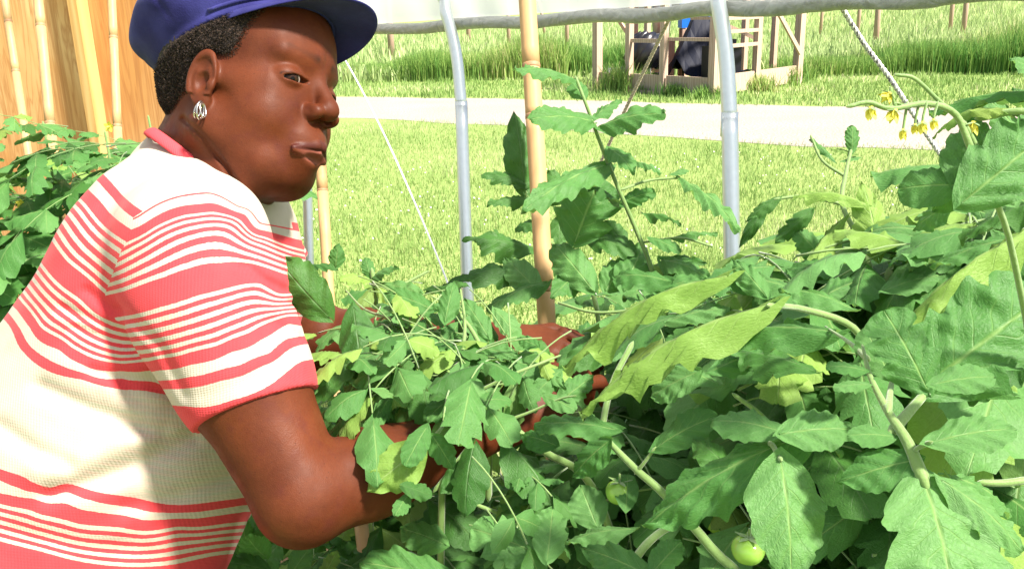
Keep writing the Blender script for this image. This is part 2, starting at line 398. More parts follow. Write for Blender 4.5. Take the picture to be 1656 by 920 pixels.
# ================================================================ GREENHOUSE
M_GALV = simple('galvanised_steel', (.62, .66, .68), .34, 60, .10, metal=.55, spec=.5)
def hoop(pts, r0, label, top):
    root = empty('greenhouse_hoop', (pts[0].x, pts[0].y, 0)); tag(root, label, 'hoop', 'steel greenhouse hoops')
    low = spline(pts[:4], 8); mb = MB(); mb.tube([Vector(p) for p in low], r0 * 1.06, 18); mb.build('ground_post', M_GALV, root, True)
    hi = spline(pts[3:], 10); mb = MB(); mb.tube([Vector(p) for p in hi], r0, 18); mb.build('bow', M_GALV, root, True)
    j = Vector(low[-1]); mb = MB(); mb.tube([j - Vector((0, 0, .045)), j + Vector((0, 0, .012))], r0 * 1.08, 18); mb.build('joint_collar', M_GALV, root, True)
    return root
def hoop_pts(seq, d):
    v = [P(x, y, d) for x, y in seq]; base = Vector((v[0].x, v[0].y, -.05)); dn = (v[0] - v[1]).normalized()
    t = (v[0].z + .05) / -dn.z if dn.z < -.01 else 1; base = v[0] + dn * t; base.z = -.05
    ex = []; p = v[-1]; INW_ = Vector((-.73, -.68, 0))
    for k in range(9):
        th = .30 + (math.pi - .30) * (k + 1) / 9; ex.append(p + INW_ * (2.66 * (math.cos(.30) - math.cos(th))) + Vector((0, 0, 1.08 * (math.sin(th) - math.sin(.30)))))
    return [base, base * .5 + v[0] * .5] + v + ex
P1 = hoop_pts([(1184, 440), (1180, 190), (1174, 90), (1162, 10), (1150, -40)], 2.12)
P2 = hoop_pts([(757, 500), (746, 170), (738, 90), (722, 25), (700, -25)], 2.85)
P3 = hoop_pts([(500, 430), (494, 190), (489, 100), (480, 20), (462, -30)], 3.62)
hoop(P1, .0188, 'steel hoop post standing nearest, in front of the right end of the shed', 0)
hoop(P2, .0188, 'steel hoop post between the white cord and the tall bamboo stake', 0)
hoop(P3, .0188, 'steel hoop post just below the face, left of the short bamboo stake', 0)
# rail with rolled film along the side
M_FILM = NT('rolled_film', .35, (.42, .42, .38), .5); co = M_FILM.coord('Object'); w = M_FILM.noise(26, 5, co, dist=1.5)
M_FILM.base(M_FILM.mix(w, (.20, .20, .185), (.52, .52, .49))); M_FILM.bump(w, .7, .01); M_FILM = M_FILM.m
rail_px = [(-260, 84, 7.4), (380, 62, 4.4), (500, 54, 3.72), (600, 49, 3.25), (738, 41, 2.90), (880, 33, 2.62), (1040, 24, 2.36), (1172, 15, 2.165), (1350, 6, 1.95), (1530, -6, 1.78), (1760, -18, 1.60), (2300, -40, 1.3)]
rp = [P(*q) for q in rail_px]
cl = spline(rp, 14); V = []; F = []; UV = []; nb = 20; rr = random.Random(8)
for i, p in enumerate(cl):
    p = Vector(p); t = (Vector(cl[min(i + 1, len(cl) - 1)]) - Vector(cl[max(i - 1, 0)])).normalized(); s_ = t.cross(Vector((0, 0, 1))).normalized(); u = s_.cross(t)
    p = p + u * (.004 * math.sin(i * .35))
    for k in range(nb):
        a = 2 * math.pi * k / nb; rad = .0185 * (1 + .045 * math.sin(a * 3 + i * .35) + .035 * math.sin(a * 5 - i * .8)) * (1.08 if i % 14 > 11 else 1)
        V.append(p + (s_ * math.cos(a) + u * math.sin(a)) * rad)
for i in range(len(cl) - 1):
    for k in range(nb): a = i * nb + k; b = i * nb + (k + 1) % nb; F.append((a, b, b + nb, a + nb))
tag(obj('side_rail', mkmesh('side_rail', V, F, M_FILM)), 'grey rail wrapped in rolled plastic film running behind the hoops', 'rail')
# film above the rail, following the hoops
M_CLEAR = NT('milky_film', .4, (.82, .82, .80), .3); tr = M_CLEAR.n('BsdfTranslucent'); tr.inputs[0].default_value = (.90, .90, .88, 1); mx = M_CLEAR.n('MixShader'); mx.inputs[0].default_value = .75
tp = M_CLEAR.n('BsdfTransparent'); mx2 = M_CLEAR.n('MixShader'); mx2.inputs[0].default_value = .74
M_CLEAR.l(M_CLEAR.b.outputs[0], mx.inputs[1]); M_CLEAR.l(tr.outputs[0], mx.inputs[2]); M_CLEAR.l(mx.outputs[0], mx2.inputs[1]); M_CLEAR.l(tp.outputs[0], mx2.inputs[2]); M_CLEAR.l(mx2.outputs[0], M_CLEAR.t.nodes['Material Output'].inputs[0])
V = []; F = []; nh = 30; INW = Vector((-.73, -.68, 0)); e0 = Vector(cl[0]); e1 = Vector(cl[-1]); alongd = (e1 - e0); alongd.z = 0; alongd.normalize()
fl = [e0 - alongd * 5] + [Vector(p) for p in cl] + [e1 + alongd * k for k in (1, 2, 3, 4, 5, 6)]
def arc(p, f, W=5.4, H=1.15, lift=.02):
    th = math.pi * f; return Vector(p) + INW * (W / 2 * (1 - math.cos(th))) + Vector((0, 0, lift + H * math.sin(th)))
for i, p in enumerate(fl):
    for k in range(nh):
        f = (k / (nh - 1)) ** 1.25; V.append(arc(p, f) + Vector((.003 * math.sin(i * .9 + k), .003 * math.sin(i * .7), 0)))
for i in range(len(fl) - 1):
    for k in range(nh - 1): a = i * nh + k; F.append((a, a + nh, a + nh + 1, a + 1))
M_MILK = M_CLEAR.m.copy(); M_MILK.name = 'thick_milky_film'
for n_ in M_MILK.node_tree.nodes:
    if n_.type == 'MIX_SHADER' and abs(n_.inputs[0].default_value - .74) < .001: n_.inputs[0].default_value = .12
    if n_.type == 'MIX_SHADER' and abs(n_.inputs[0].default_value - .75) < .001: n_.inputs[0].default_value = .6
o = obj('plastic_film', mkmesh('plastic_film', V, F, M_CLEAR.m)); o.data.materials.append(M_MILK)
for pi in range(len(o.data.polygons)):
    if pi % (nh - 1) < 4: o.data.polygons[pi].material_index = 1; tag(o, 'milky white plastic film stretched over the hoops above the rail', 'plastic film')
# ropes and cord
def rope_mat(name, a, b, sc):
    m = NT(name, .8, spec=.2); uvc = m.coord('UV'); s = m.n('SeparateXYZ'); m.l(uvc, s.inputs[0])
    f = m.math('FRACT', m.math('ADD', m.math('MULTIPLY', s.outputs[1], sc), m.math('MULTIPLY', s.outputs[0], 1.0)))
    m.base(m.mix(m.math('GREATER_THAN', f, .72), a, b)); m.bump(f, .6, .002); return m.m
def rope(name, seq, rad, mat, label, cat, strands=True):
    pts = spline([P(*q) for q in seq], 60 if strands else 20); mb = MB()
    if strands:
        for s in range(3):
            q = []; acc = 0
            for i, p in enumerate(pts):
                p = Vector(p); 
                if i: acc += (p - Vector(pts[i - 1])).length
                t = (Vector(pts[min(i + 1, len(pts) - 1)]) - Vector(pts[max(i - 1, 0)])).normalized(); x = t.orthogonal().normalized() if i == 0 else (x - t * x.dot(t)).normalized(); y = t.cross(x)
                a = acc / (rad * 7) * 2 * math.pi + s * 2.094; q.append(p + (x * math.cos(a) + y * math.sin(a)) * rad * .52)
            mb.tube(q, rad * .56, 6, True, 1)
    else: mb.tube([Vector(p) for p in pts], rad, 8)
    tag(mb.build(name, mat, None, True), label, cat)
M_ROPE = simple('sisal_rope', (.50, .42, .30), .8, 300, .3); M_ROPEW = NT('white_rope_with_dark_fleck', .8, (.7, .68, .66), .2)
co = M_ROPEW.coord('Object'); M_ROPEW.base(M_ROPEW.mix(M_ROPEW.ramp(M_ROPEW.noise(160, 1, co), [(.55, (0,) * 3), (.6, (1,) * 3)]), (.72, .70, .68), (.18, .16, .20))); M_ROPEW = M_ROPEW.m
rope('guy_rope', [(1085, 26, 2.36), (1040, 118, 2.5), (1003, 195, 2.62), (968, 270, 2.75), (930, 350, 2.9), (880, 460, 3.1)], .0052, M_ROPE, 'tan twisted rope slanting down behind the tomato tip in front of the shed', 'rope')
rope('guy_rope', [(1358, 8, 1.98), (1400, 75, 2.05), (1443, 133, 2.1), (1510, 235, 2.2), (1590, 345, 2.3), (1680, 480, 2.45)], .0058, M_ROPEW, 'white twisted rope flecked with black slanting down to the right', 'rope')
rope('white_cord', [(520, 55, 3.66), (552, 88, 3.62), (610, 195, 3.4), (665, 315, 3.2), (718, 442, 3.0), (745, 520, 2.95)], .0035, simple('white_cord', (.8, .8, .8), .5), 'thin white cord slanting from the cap peak down to the hoop foot', 'cord', False)
# ================================================================ BAMBOO STAKES
def bamboo_mat():
    m = NT('bamboo', .5, spec=.3); co = m.coord('Object', (1, 1, .08)); n = m.noise(60, 4, co); n2 = m.noise(5, 3, m.coord('Object'))
    m.base(m.mix(n2, m_mix1 := (.52, .30, .14), (.66, .44, .22)) if False else m.mix(n, (.44, .25, .11), (.60, .39, .19))); m.bump(n, .12, .002); return m.m
M_BAM = bamboo_mat(); M_NODE = simple('bamboo_node', (.36, .20, .10), .6, 80, .3)
def stake(a, b, r, nodes, label, group='bamboo stakes'):
    a = Vector(a); b = Vector(b); root = empty('bamboo_stake', a); tag(root, label, 'stake', group)
    ts = [0] + sorted(nodes) + [1]
    for t0, t1 in zip(ts, ts[1:]):
        n = 6; pts = [a.lerp(b, t0 + (t1 - t0) * k / n) for k in range(n + 1)]; L = (b - a).length * (t1 - t0)
        rad = [r * (1.0 + .018 * (abs(k / n - .5) * 2) ** 6) for k in range(n + 1)]
        mb = MB(); mb.tube(pts, rad, 16); mb.build('culm', M_BAM, root, True)
    for t in nodes:
        c = a.lerp(b, t); u = (b - a).normalized(); mb = MB(); mb.tube([c - u * .004, c - u * .0015, c + u * .0015, c + u * .004], [r * 1.015, r * 1.045, r * 1.045, r * 1.015], 16); mb.build('node', M_NODE, root, True)
def to_ground(p, q, z=0):                # extend the line q->p down to z
    d = (p - q).normalized(); return p + d * ((z - p.z) / d.z)
def px_t(a, b, pys):                     # parameters at which the stake crosses given photo rows
    out = []
    for py in pys:
        best = min(range(401), key=lambda k: abs(proj(a.lerp(b, k / 400))[1] - py)); out.append(best / 400)
    return out
t1_, b1_ = P(849, -60, 1.42), P(886, 548, 1.34); g1 = to_ground(b1_, t1_); stake(g1, t1_, .0138, px_t(g1, t1_, [712, 470, 335, 190, 108]), 'tall thick bamboo stake rising through the middle tomato plant')
t2_, b2_ = P(505, 40, 3.35), P(528, 412, 3.2); g2 = to_ground(b2_, t2_); stake(g2, t2_, .0200, px_t(g2, t2_, [308, 190]), 'thick bamboo stake seen just below the chin beside the hoop post')
t3_, b3_ = P(560, 640, 1.28), P(590, 900, 1.22); g3 = to_ground(b3_, t3_); stake(g3, t3_, .0095, px_t(g3, t3_, [800]), 'short bamboo stake seen under the bent elbow')
# ================================================================ PLYWOOD END WALL
def ply_mat():
    m = NT('plywood', .65, spec=.15); n0 = m.noise(3.2, 4, m.coord('Object', (1, 1, .30)), dist=.8); n1 = m.noise(46, 4, m.coord('Object', (1, 1, .035)), rough=.65, dist=.5); n2 = m.noise(13, 3, m.coord('Object', (1, 1, .09)), dist=2.2)
    w = n1.node
    c = m.mix(m.ramp(n0, [(.40, (0,) * 3), (.62, (1,) * 3)]), (.74, .47, .22), (.60, .29, .095))
    c = m.mix(m.ramp(n2, [(.46, (0,) * 3), (.50, (.55,) * 3), (.56, (0,) * 3)]), c, (.40, .15, .045)); c = m.mix(m.ramp(n1, [(.45, (0,) * 3), (.62, (.7,) * 3)]), c, (.45, .20, .07))
    vo = m.n('TexVoronoi'); vo.inputs['Scale'].default_value = 2.6; m.l(m.coord('Object'), vo.inputs[0]); c = m.mix(m.ramp(vo.outputs['Distance'], [(.0, (1,) * 3), (.035, (.8,) * 3), (.055, (0,) * 3)]), c, (.25, .08, .02))
    m.base(c); m.bump(n1, .25, .002); return m.m
M_PLY = ply_mat(); M_STUD = wood_mat('pine_stud', (.60, .35, .12), (.76, .50, .21), (1, 1, .1), 12)
M_STUDS = M_STUD
wall = empty('end_wall', (-1.5, 3.0, 0)); tag(wall, 'orange plywood wall with a pine stud behind the left tomato plants', 'wall')
DW = 3.05
WR = P(352, 100, DW); WL = P(-500, 100, DW + .5); wd = (WL - WR); wd.z = 0; Lw = wd.length; wd.normalize(); wn_ = Vector((wd.y, -wd.x, 0)); wn_ = wn_ if wn_.y < 0 else -wn_
def wallp(px, z, off=0):
    a = P(px, 100, 1.0) - CM.translation; o = CM.translation
    # intersect ray (ignoring z) with the wall line
    q = Vector((WR.x, WR.y, 0)); den = a.x * wd.y - a.y * wd.x; t = ((q.x - o.x) * wd.y - (q.y - o.y) * wd.x) / den
    return Vector((o.x + a.x * t, o.y + a.y * t, z)) + wn_ * off
edges = [wallp(354, 0), wallp(150, 0), wallp(-90, 0), wallp(-480, 0)]
for a, b in zip(edges, edges[1:]):
    g = (b - a).normalized() * .004; mb = MB(); mb.beam(Vector((0, 0, 1.15)) + (a + b) / 2, Vector((0, 0, 1.151)) + (a + b) / 2, 1, 1)
    mb = MB(); c = (a + b) / 2; ang = math.atan2(wd.y, wd.x); mb.box((c.x, c.y, 1.25), ((b - a).length - .006, .018, 2.5), Matrix.Rotation(ang, 3, 'Z')); mb.build('plywood_sheet', M_PLY, wall)
for px, w_ in ((150, .04), (360, .04)):
    c = wallp(px + 3, 1.25, .040); mb = MB(); mb.box(c, (w_ * .9, .06, 2.5), Matrix.Rotation(math.atan2(wd.y, wd.x), 3, 'Z')); mb.build('stud', M_STUD, wall)
for (x0, x1, d, r, nd, lab) in ((2, 46, 2.50, .0105, [35, 115], 'leftmost thin bamboo stake against the plywood wall'), (58, 86, 2.45, .0130, [42, 200], 'thicker bamboo stake left of the wall stud'), (179, 192, 2.40, .0110, [62, 203], 'bamboo stake between the wall stud and the cap')):
    t_, b_ = P(x0, -40, d), P(x1, 250, d - .1); g_ = to_ground(b_, t_); stake(g_, t_, r, px_t(g_, t_, nd), lab)
# planting beds
for name, c, s in (('soil_bed', (.65, 1.0, .03), (2.3, 2.4, .10)), ('soil_bed', (-1.35, 2.3, .03), (2.0, 1.5, .10))):
    mb = MB(); n = 16
    for i in range(n + 1):
        for j in range(n + 1):
            e = min(i, j, n - i, n - j); mb.v.append(Vector((c[0] + (i / n - .5) * s[0], c[1] + (j / n - .5) * s[1], (.0 if e == 0 else .07) + .02 * math.sin(i * 2.3 + j * 1.1) * (e > 0)))); mb.uv.append((0, 0))
    for i in range(n):
        for j in range(n): a = i * (n + 1) + j; mb.f.append([a, a + n + 1, a + n + 2, a + 1])
    tag(mb.build(name, globals().setdefault('M_SOIL', mat_soil()), None, True), kind='structure')
# ================================================================ PERSON (distance-field sculpt)
f32 = np.float32
def smin(a, b, k):
    h = np.clip(.5 + .5 * (b - a) / k, 0, 1)
    return b + (a - b) * h - k * h * (1 - h)
def smax(a, b, k): return -smin(-a, -b, k)
def ell(p, c, r, R=None):
    q = p - np.array(c, f32)
    if R is not None: q = q @ R
    r = np.array(r, f32); k0 = np.sqrt(((q / r) ** 2).sum(-1)); k1 = np.sqrt(((q / (r * r)) ** 2).sum(-1)) + 1e-9
    return k0 * (k0 - 1) / k1
def cone(p, a, b, ra, rb):                # tapered capsule
    a = np.array(a, f32); b = np.array(b, f32); ba = b - a; pa = p - a
    h = np.clip((pa @ ba) / (ba @ ba), 0, 1)
    return np.sqrt(((pa - h[..., None] * ba) ** 2).sum(-1)) - (ra + (rb - ra) * h)
def rotm(ax, deg):
    return np.array(Matrix.Rotation(math.radians(deg), 3, ax), f32)
def surface_nets(f, xs, ys, zs, B=8):
    xs, ys, zs = (np.asarray(a, f32) for a in (xs, ys, zs))
    n = [((len(a) - 1) // B) * B + 1 for a in (xs, ys, zs)]
    xs, ys, zs = xs[:n[0]], ys[:n[1]], zs[:n[2]]
    V = np.full((n[0], n[1], n[2]), 1.0, f32)
    cx, cy, cz = (.5 * (a[0:-1:B] + a[B::B]) for a in (xs, ys, zs)); hx, hy, hz = (.5 * (a[B::B] - a[0:-1:B]) for a in (xs, ys, zs))
    G = np.stack(np.meshgrid(cx, cy, cz, indexing='ij'), -1).reshape(-1, 3)
    H = np.stack(np.meshgrid(hx, hy, hz, indexing='ij'), -1).reshape(-1, 3)
    d = f(G); rad = np.sqrt((H ** 2).sum(-1))
    keep = np.abs(d) < rad * 1.5 + .004
    idx = np.argwhere(keep.reshape(len(cx), len(cy), len(cz)))
    M = np.zeros(V.shape, bool)
    for i, j, k in idx: M[i * B:i * B + B + 1, j * B:j * B + B + 1, k * B:k * B + B + 1] = True
    inner = (d < 0).reshape(len(cx), len(cy), len(cz))
    for i, j, k in np.argwhere(inner): V[i * B:i * B + B + 1, j * B:j * B + B + 1, k * B:k * B + B + 1] = -1
    I = np.argwhere(M); out = np.empty(len(I), f32)
    for s in range(0, len(I), 400000):
        q = I[s:s + 400000]; out[s:s + 400000] = f(np.stack([xs[q[:, 0]], ys[q[:, 1]], zs[q[:, 2]]], -1))
    V[I[:, 0], I[:, 1], I[:, 2]] = out
    S = V < 0
    c = S[:-1, :-1, :-1].astype(np.int8)
    for o in ((1,0,0),(0,1,0),(0,0,1),(1,1,0),(1,0,1),(0,1,1),(1,1,1)):
        c = c + S[o[0]:S.shape[0]-1+o[0], o[1]:S.shape[1]-1+o[1], o[2]:S.shape[2]-1+o[2]]
    act = np.argwhere((c > 0) & (c < 8)); vid = np.full(c.shape, -1, np.int32); vid[act[:, 0], act[:, 1], act[:, 2]] = np.arange(len(act))
    acc = np.zeros((len(act), 3)); cnt = np.zeros(len(act))
    corners = [(i, j, k) for i in (0, 1) for j in (0, 1) for k in (0, 1)]
    def pos(ix): return np.stack([xs[ix[:, 0]], ys[ix[:, 1]], zs[ix[:, 2]]], -1)
    for a in corners:
        for ax in range(3):
            if a[ax]: continue
            b = list(a); b[ax] = 1
            ia = act + np.array(a); ib = act + np.array(b)
            va = V[ia[:, 0], ia[:, 1], ia[:, 2]]; vb = V[ib[:, 0], ib[:, 1], ib[:, 2]]
            m = (va < 0) != (vb < 0); t = np.where(m, va / np.where(m, va - vb, 1), 0)
            acc += np.where(m[:, None], pos(ia) + t[:, None] * (pos(ib) - pos(ia)), 0); cnt += m
    verts = acc / np.maximum(cnt, 1)[:, None]
    faces = []
    for ax in range(3):
        sl0 = [slice(None)] * 3; sl1 = [slice(None)] * 3; sl0[ax] = slice(0, -1); sl1[ax] = slice(1, None)
        ch = np.argwhere(S[tuple(sl0)] != S[tuple(sl1)]); o1, o2 = [(1, 2), (2, 0), (0, 1)][ax]
        ch = ch[(ch[:, o1] > 0) & (ch[:, o2] > 0) & (ch[:, o1] < S.shape[o1] - 1) & (ch[:, o2] < S.shape[o2] - 1)]
        ins = S[ch[:, 0], ch[:, 1], ch[:, 2]]
        def g(d1, d2):
            q = ch.copy(); q[:, o1] += d1; q[:, o2] += d2; return vid[q[:, 0], q[:, 1], q[:, 2]]
        qd = np.stack([g(-1, -1), g(0, -1), g(0, 0), g(-1, 0)], -1)
        qd[~ins] = qd[~ins][:, ::-1]; faces.append(qd)
    F = np.concatenate(faces); F = F[(F >= 0).all(1)]
    return verts, F
def vnoise(p, s, seed=0):                 # cheap smooth noise from sines
    r = np.random.default_rng(seed); o = np.zeros(len(p))
    for i in range(6):
        d = r.normal(size=3); d /= np.linalg.norm(d)
        o += np.sin((p @ d) * s * (1 + .35 * i) + r.uniform(0, 6.28))
    return o / 6
def cpt(px, py, d): return np.array(Pc(px, py, d), f32)
# ---- head frame in the camera frame
HS = 1.0                                             # head scale
HC = cpt(410, 130, .955)                             # head origin: eye level, between the ears
SLv = Vector((.345, -.125, -.925)).normalized()        # to her left
Fv = Vector((.905, -.03, .355)); Fv = (Fv - SLv * Fv.dot(SLv)).normalized()
Uv = Fv.cross(SLv)
HR = np.array([list(Fv), list(SLv), list(Uv)], f32)  # rows: local axes
def to_head(p): return ((p - HC) @ HR.T) * (1000 / HS)
def from_head(q): return (np.asarray(q, float) * (HS / 1000)) @ HR + HC
def head_sdf(q, hair=False):                         # q in millimetres, returns mm
    s = q.copy(); s[:, 1] = np.abs(s[:, 1])
    d = ell(s, (-14, 0, 30), (94, 75, 86))
    d = smin(d, ell(s, (38, 0, 28), (47, 57, 52)), 22)           # forehead
    d = smin(d, ell(s, (26, 0, -38), (57, 58, 70)), 24)          # face mass
    d = smin(d, ell(s, (41, 32, -51), (34, 32, 34)), 18)         # cheek
    d = smin(d, cone(s, (52, 40, -22), (10, 62, -20), 14, 9), 16)  # cheekbone
    d = smin(d, ell(s, (47, 0, -99), (31, 32, 24)), 18)          # chin
    d = smin(d, cone(s, (-4, 50, -66), (40, 28, -98), 24, 24), 20)  # jaw
    d = smin(d, ell(s, (16, 0, -106), (46, 46, 22)), 20)         # under the chin
    d = smin(d, ell(s, (66, 0, -73), (28, 30, 28)), 14)          # muzzle
    d = smin(d, cone(s, (78, 10, 14), (67, 44, 12), 5.5, 5), 18)    # brow
    d = smax(d, -ell(s, (97, 29, -10), (13.5, 17, 7.5)), 9)          # socket
    d = smin(d, ell(s, (66.0, 32, -12), (15.2, 18, 14.2)), 3.5)  # lids over the ball
    d = smin(d, cone(s, (79, 0, 0), (97, 0, -32), 5.5, 8.5), 10)    # nose bridge
    d = smin(d, ell(s, (96.5, 0, -38.5), (12.5, 12, 10.5)), 6)         # tip
    d = smin(d, ell(s, (88.5, 14.5, -43), (13, 9, 9)), 4)        # wing
    d = smax(d, -cone(s, (98, 8, -53.5), (91, 9.5, -46), 4.0, 3), 2)   # nostril
    d = smax(d, -cone(s, (89, 25, -44), (87, 31, -60), 1.0, 1.0), 11)
    up = smin(cone(s, (90.2, 4, -75.6), (80.2, 29, -83.5), 5.2, 2.2), cone(s, (90.5, 0, -76.4), (90.2, 5, -75.6), 5.0, 5.1), 4)
    lo = cone(s, (89.0, 0, -85.6), (80.6, 27, -86.0), 6.7, 2.6)
    d = smin(d, up, 2.5); d = smin(d, lo, 2.5)
    d = smax(d, -cone(s, (95.0, 0, -80.4), (82.8, 31.5, -84.6), .9, .5), 1.0)   # mouth line
    d = smax(d, -ell(s, (90, 0, -89), (7, 16, 4)), 6)
    lid = ell(s, (81, 32, -13.6), (17, 17.0, 3.3), rotm('X', -7))
    d = smax(d, -lid, 1.2)                                       # eye slit
    # ear
    e = (s - np.array((-2, 73.5, -25), f32)) @ (rotm('Z', -2) @ rotm('Y', 8)) * 1.12
    sh = ell(e, (0, 0, 0), (17, 5, 29)); sh = smin(sh, ell(e, (4, -1, -24), (10, 5, 12)), 5)
    rr = np.sqrt((e[:, 0] / 17) ** 2 + ((e[:, 2] - 1) / 28) ** 2)
    rim = np.sqrt(((rr - 1) * 17) ** 2 + (e[:, 1] - 3) ** 2) - 3.2 + np.where(e[:, 2] < -18, 3, 0) + np.clip((e[:, 0] - 10) * .3, 0, 3)
    ear = smin(sh, rim, 3)
    ear = smax(ear, -ell(e, (1, 7, -3), (9.5, 9, 13)), 3)
    ear = smax(ear, -ell(e, (-2, 6.5, 15), (9, 4.5, 7)), 3)
    ear = smin(ear, ell(e, (13, 3, -6), (4.5, 3.5, 6)), 3)
    d = smin(d, ear, 5)
    return d
def head_m(p):
    q = to_head(p); o = np.full(len(p), 1.0, f32)
    r = np.sqrt((q ** 2).sum(-1)); m = r < 190
    o[~m] = (r[~m] - 175) / 1000
    if m.any(): o[m] = head_sdf(q[m]) * (HS / 1000)
    return o
# ---- body key points (camera frame)
SHR, ELR, WRR = cpt(312, 400, .85), cpt(489, 806, .815), cpt(822, 680, .965)
MIDR = cpt(390, 602, .835)
SHL, ELL_, WRL = cpt(378, 362, 1.15), cpt(512, 548, 1.21), cpt(800, 556, 1.17)
NK0 = from_head((-18, 0, -55)); NK1 = cpt(330, 320, 1.0)
LAT = np.array(Vector((.28, .0, -.96)).normalized(), f32)          # her left
AX = cpt(310, 330, 1.0) - cpt(90, 960, 1.0); AX = AX - LAT * (AX @ LAT); AX /= np.linalg.norm(AX)
FR = np.cross(AX, LAT) * -1; FR = FR / np.linalg.norm(FR)
if FR[0] < 0: FR = -FR
TR = np.stack([FR, LAT, AX], 1).astype(f32)                         # columns -> q @ R gives local
def torso(p, g=0.0):
    d = ell(p, cpt(303, 440, 1.0), (.098 + g, .165 + g, .140 + g), TR)
    d = smin(d, ell(p, cpt(285, 535, 1.0), (.106 + g, .150 + g, .13 + g), TR), .06)   # bust
    d = smin(d, ell(p, cpt(190, 720, 1.0), (.160 + g, .170 + g, .20 + g), TR), .06)
    d = smin(d, ell(p, cpt(70, 1050, 1.0), (.165 + g, .185 + g, .23 + g), TR), .07)
    return d
def traps(p, g=0.0):
    d = cone(p, cpt(318, 330, .98), cpt(326, 378, .885), .050 + g, .058 + g); d = smin(d, cone(p, cpt(282, 262, 1.0), cpt(320, 320, 1.0), .030 + g, .050 + g), .03)
    return smin(d, cone(p, cpt(322, 325, 1.0), SHL, .050 + g, .054 + g), .04)
def arm_r(p, g=0.0):
    d = cone(p, SHR, MIDR, .064 + g, .0585 + g)
    return smin(d, cone(p, MIDR, ELR, .0570 + g, .043 + g), .02)
def arm_l(p, g=0.0): return cone(p, SHL, ELL_, .058 + g, .046 + g)
def hand(p, W, D, N, side, curl):
    """palm, four fingers and a thumb; D = pointing direction, N = back-of-hand normal"""
    D = D / np.linalg.norm(D); N = N - D * (N @ D); N /= np.linalg.norm(N); T = np.cross(D, N) * side
    pal = np.stack([D, T, N], 1).astype(f32)
    d = ell(p, W + D * .048, (.052, .040, .0155), pal)
    d = smin(d, cone(p, W, W + D * .03, .024, .024), .02)
    for i, (o, L, da) in enumerate(((.030, .072, .10), (.010, .080, .02), (-.010, .074, -.05), (-.029, .058, -.14))):
        k = W + D * .088 + T * o; dd = D + T * da; a = curl * (.75 + .12 * i); r = .0092 - .0005 * i
        for sgm, fr in enumerate((.46, .31, .25)):
            dirv = dd * math.cos(a) - N * math.sin(a); dirv = dirv / np.linalg.norm(dirv)
            k2 = k + dirv * L * fr; d = smin(d, cone(p, k, k2, r, r * .9), .0035); k = k2; r *= .9; a += curl * .8
    b = W + D * .03 + T * .032 - N * .006
    k = b; dv = D * .55 + T * .75 - N * .4; dv = dv / np.linalg.norm(dv)
    for L, r in ((.042, .0125), (.032, .0100)):
        k2 = k + dv * L; d = smin(d, cone(p, k, k2, r, r * .88), .006); k = k2; dv = dv + D * .6 - N * .25 - T * .25; dv = dv / np.linalg.norm(dv)
    return d
def body_m(p):
    d = head_m(p)
    nk = cone(p, NK0, NK1, .060, .066)
    nk = smin(nk, cone(p, from_head((-48, 0, -20)), cpt(312, 278, 1.0), .038, .042), .03)
    d = smin(d, nk, .018)
    for a_, b_ in (((318, 205, .885), (392, 318, .90)), ((300, 196, .89), (350, 262, .885))):
        d = smax(d, -cone(p, cpt(*a_), cpt(*b_), .0016, .0016), .006) if False else d
    d = smin(d, traps(p, -.004), .03)
    d = smin(d, torso(p, -.006), .03)
    fa = cone(p, ELR, ELR + (WRR - ELR) * .32, .0425, .0400)
    fa = smin(fa, cone(p, ELR + (WRR - ELR) * .30, WRR, .0405, .0245), .02)
    ar = smin(smin(arm_r(p, -.001), fa, .012), hand(p, WRR, cpt(905, 605, 1.01) - WRR, np.array((-.3, .6, .75)), 1, .75), .014)
    d = smin(d, ar, .02)
    dz = -p[:, 2]; ux = p[:, 0] / dz * FPX + 828; uy = -p[:, 1] / dz * FPX + 460; o = np.zeros(len(p), f32)
    for (x0, y0), (x1, y1) in (((296, 192), (330, 224)), ((330, 224), (366, 272)), ((366, 272), (398, 322))):
        vx, vy = x1 - x0, y1 - y0; t = np.clip(((ux - x0) * vx + (uy - y0) * vy) / (vx * vx + vy * vy), 0, 1)
        o = np.maximum(o, np.exp(-((ux - x0 - t * vx) ** 2 + (uy - y0 - t * vy) ** 2) / 4.5 ** 2))
    d = d + .0028 * o * np.clip((.95 - dz) / .03, 0, 1)
    la = smin(arm_l(p, -.004), smin(cone(p, ELL_, ELL_ + (WRL - ELL_) * .3, .043, .040), cone(p, ELL_ + (WRL - ELL_) * .3, WRL, .040, .026), .02), .014)
    la = smin(la, hand(p, WRL, cpt(900, 562, 1.13) - WRL, np.array((0., .8, .6)), -1, .7), .014)
    return smin(d, la, .02)
def axis_steps(lo, hi, zones, coarse):
    out = [lo]
    while out[-1] < hi:
        x = out[-1]; st = coarse
        for a, b, h in zones:
            if a <= x < b: st = min(st, h)
        out.append(x + st)
    return np.array(out, f32)
hx0, hx1 = from_head((0, 0, 0))[0] - .125, from_head((0, 0, 0))[0] + .115
hy0, hy1 = HC[1] - .150, HC[1] + .075
QH = 0.0012
def skin_faces():
    xs = axis_steps(-.80, .12, [(hx0, hx1, QH), (-.06, .12, .0022)], .0035)
    ys = axis_steps(-.50, .36, [(hy0, hy1, QH), (-.19, -.05, .0022)], .0035)
    zs = axis_steps(-1.34, -.70, [(HC[2] - .11, HC[2] + .12, .0014), (-1.16, -.93, .0022)], .0035)
    return surface_nets(body_m, xs, ys, zs)
CMn = np.array(CM)
def c2w(v): return v @ CMn[:3, :3].T + CMn[:3, 3]
def fattr(me, name, vals):
    a = me.attributes.new(name, 'FLOAT', 'POINT'); a.data.foreach_set('value', np.asarray(vals, f32))
